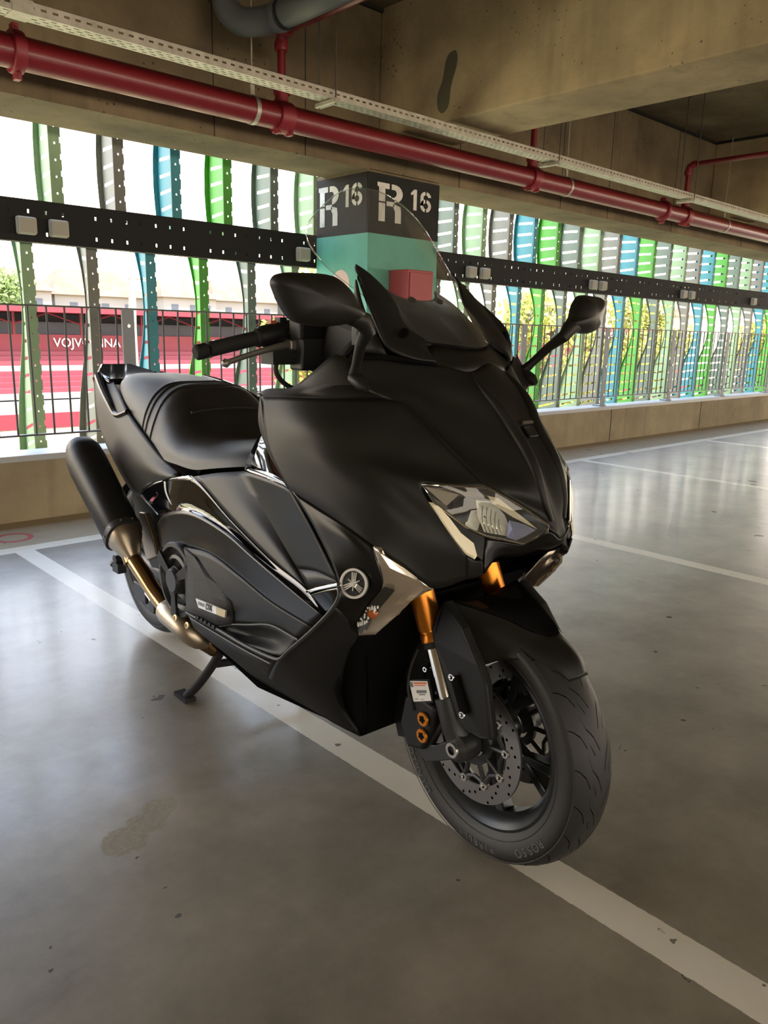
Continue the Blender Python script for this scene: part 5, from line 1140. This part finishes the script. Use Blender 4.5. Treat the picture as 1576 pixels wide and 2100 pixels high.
panel('deflector_backing', [[(-0.306,-0.155,1.195), (-0.237,-0.185,1.129), (-0.172,-0.182,1.05)], [(-0.298,-0.165,1.168), (-0.271,-0.19,1.111), (-0.244,-0.21,1.055)]], M['plastic'], bike, m=10, mv=3)
# dark channel below the deflectors, down to the nose
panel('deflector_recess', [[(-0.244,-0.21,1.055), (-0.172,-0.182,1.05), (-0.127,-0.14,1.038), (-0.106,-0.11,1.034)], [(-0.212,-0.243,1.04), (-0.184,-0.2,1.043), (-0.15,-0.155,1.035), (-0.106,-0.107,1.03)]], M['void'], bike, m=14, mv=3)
panel('scoop_recess', [[(-.114,0,1.062),(-.133,-.062,1.068),(-.157,-.094,1.070),(-0.109,-0.107,1.033)], [(-0.073,0,1.035), (-0.075,-0.05,1.02), (-0.092,-0.08,1.021), (-0.108,-0.104,1.032)]], M['satin'], bike, both=False, sym=True, m=14, mv=3)
# dashboard
q = MB(); q.prism([(-.30,-.13,1.02),(-.30,-.13,1.10),(-.44,-.13,1.135),(-.47,-.13,1.05),(-.45,-.13,.98)], (0,.26,0)); o = q.build('dashboard', M['plastic'], bike, smooth=False); mod_bevel(o, .02, 3)
panel('cockpit_cowl', [[(-.23,-.25,1.035), (-.25,-.20,1.07), (-.30,-.15,1.09)], [(-.35,-.23,.99), (-.36,-.19,1.02), (-.38,-.14,1.045)], [(-.46,-.22,.96), (-.47,-.17,.975), (-.47,-.13,.99)]], M['plastic'], bike, m=8, mv=3)
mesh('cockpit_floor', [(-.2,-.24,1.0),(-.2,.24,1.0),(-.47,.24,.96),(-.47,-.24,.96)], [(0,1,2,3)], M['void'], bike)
# --- mirrors
MO = [(-0.14,-0.456,1.168), (-0.138,-0.448,1.18), (-0.132,-0.401,1.185), (-0.122,-0.352,1.183), (-0.117,-0.331,1.172), (-0.112,-0.313,1.153), (-0.108,-0.303,1.133), (-0.106,-0.291,1.121), (-0.107,-0.296,1.109), (-0.112,-0.326,1.104), (-0.12,-0.363,1.099), (-0.13,-0.404,1.102), (-0.133,-0.426,1.111), (-0.138,-0.442,1.134), (-0.14,-0.452,1.155)]
MO = crs(MO, 4, closed=True)
JH = Vector((-0.107,-0.288,1.106))   # joint between mirror head and arm
for s in (-1, 1):
    rg = []; c = sum(MO, Vector())/len(MO)
    for k_, dx in ((.99,-.012),(1.0,0),(.975,.007),(.90,.015),(.72,.024),(.45,.031),(.15,.034)):
        rg.append([c.lerp(p, k_)+Vector((dx,0,0)) for p in MO])
    n = len(MO); V = [Vector((p.x, p.y*(-s), p.z)) if s > 0 else p for r in rg for p in r]; F = [(i*n+j, i*n+(j+1)%n, (i+1)*n+(j+1)%n, (i+1)*n+j) for i in range(len(rg)-1) for j in range(n)]+[tuple((len(rg)-1)*n+j for j in range(n))]
    mo = mesh('mirror', V, F, M['satin'], bike, angle=50)
    q = MB(); q.add([c.lerp(p,.97)+Vector((-.010,0,0)) for p in MO], [tuple(range(n))]); q.v = [(a, b*(-s) if s > 0 else b, d) for a, b, d in q.v]; q.build('mirror_glass', M['mirror_glass'], mo)
    j = Vector((JH.x, abs(JH.y)*s, JH.z)); base = Vector((-.19,.245*s,1.012))
    q = MB(); q.tube([j+Vector((0,.03*s,.012)), j+Vector((0,.006*s,.004)), j+Vector((-.002,-.008*s,-.014)), base.lerp(j,.6), base.lerp(j,.2), base], [.016,.0175,.014,.0105,.0095,.0125], 12); q.tube([base+Vector((-.012,0,.002)), base+Vector((.0,0,-.006)), base+Vector((.028,.0,-.018)), base+Vector((.04,0,-.024))], [.009,.016,.014,.006], 12); q.build('mirror_arm', M['satin'], mo)
# --- handlebar and controls
def bar(s):
    q = MB(); g0 = Vector((-.548,.366*s,1.046)); g1 = Vector((-.552,.235*s,1.074)); d = (g0-g1).normalized()
    hb = MB(); hb.tube([g1, Vector((-.54,.16*s,1.085)), Vector((-.50,.10*s,1.075)), Vector((-.46,.03*s,1.05))], .012, 12); h = hb.build('handlebar', M['steel_black'], bike)
    q = MB(); q.tube([g1+d*.0, g1+d*.004, g1+d*.010, g1+d*.122, g1+d*.128], [.021,.021,.0165,.0165,.018], 20); q.build('grip', M['rubber'], h)
    q = MB(); q.tube([g0-d*.004, g0, g0+d*.022, g0+d*.026], [.013,.0165,.0165,.012], 18); q.build('bar_end', M['steel_black'], h)
    c = g1-d*.042; u = d; q = MB(); q.tube([c+d*.04, c+d*.03, c-d*.05, c-d*.056], [.018,.024,.023,.018], 18); o = q.build('switch_housing', M['plastic'], h)
    q = MB(); q.box(c+Vector((0,.004*s,.026)), (.016,.014,.008)); q.build('kill_switch', M['switch_red'] if s < 0 else M['steel_black'], h, smooth=False)
    q = MB(); q.box(c+Vector((0,-.02*s,.03)), (.022,.018,.014)); q.box(c+Vector((.03,-.02*s,-.02)), (.03,.05,.025)); q.build('switch_block', M['plastic'], h, smooth=False)
    q = MB(); q.box(Vector((-.49,.137*s,1.105)), (.05,.085,.075)); o = q.build('master_cylinder', M['plastic'], h, smooth=False); mod_bevel(o, .008, 3)
    q = MB(); q.box(Vector((-.485,.135*s,1.04)), (.05,.09,.07)); q.tube([(-.46,.10*s,1.07),(-.45,.10*s,1.07)], .014, 16); o = q.build('clamp_body', M['cast'], h, smooth=False); mod_bevel(o, .006)
    piv = Vector((-.495,.195*s,1.060)); tip = Vector((-.488,.352*s,1.022))
    q = MB(); q.tube(crs([piv, piv.lerp(tip,.35)+Vector((.008,0,.004)), piv.lerp(tip,.7)+Vector((.003,0,.003)), tip], 5), [.0085,.0082,.008,.0075,.007,.0068,.0066,.0064,.0062,.006,.006,.006,.006,.006,.006,.006], 10)
    q.lathe([(0,-.010),(.006,-.008),(.010,0),(.006,.008),(0,.010)], tip, (0,s,-.2), 12); q.build('brake_lever', M['lever'], h)
    q = MB(); q.box(piv+Vector((0,-.03*s,0)), (.028,.06,.022)); o = q.build('lever_mount', M['lever'], h, smooth=False); mod_bevel(o, .004)
    q = MB(); q.tube(crs([(-.53,.20*s,1.04),(-.53,.20*s,.995),(-.52,.17*s,.965),(-.47,.12*s,.96)], 6), .006, 8); q.tube(crs([(-.49,.18*s,1.04),(-.47,.15*s,1.01),(-.45,.12*s,1.0)], 5), .005, 8); q.box(Vector((-.515,.20*s,1.035)), (.05,.07,.035)); q.build('control_cable', M['rubber'], h)
bar(-1); bar(1)
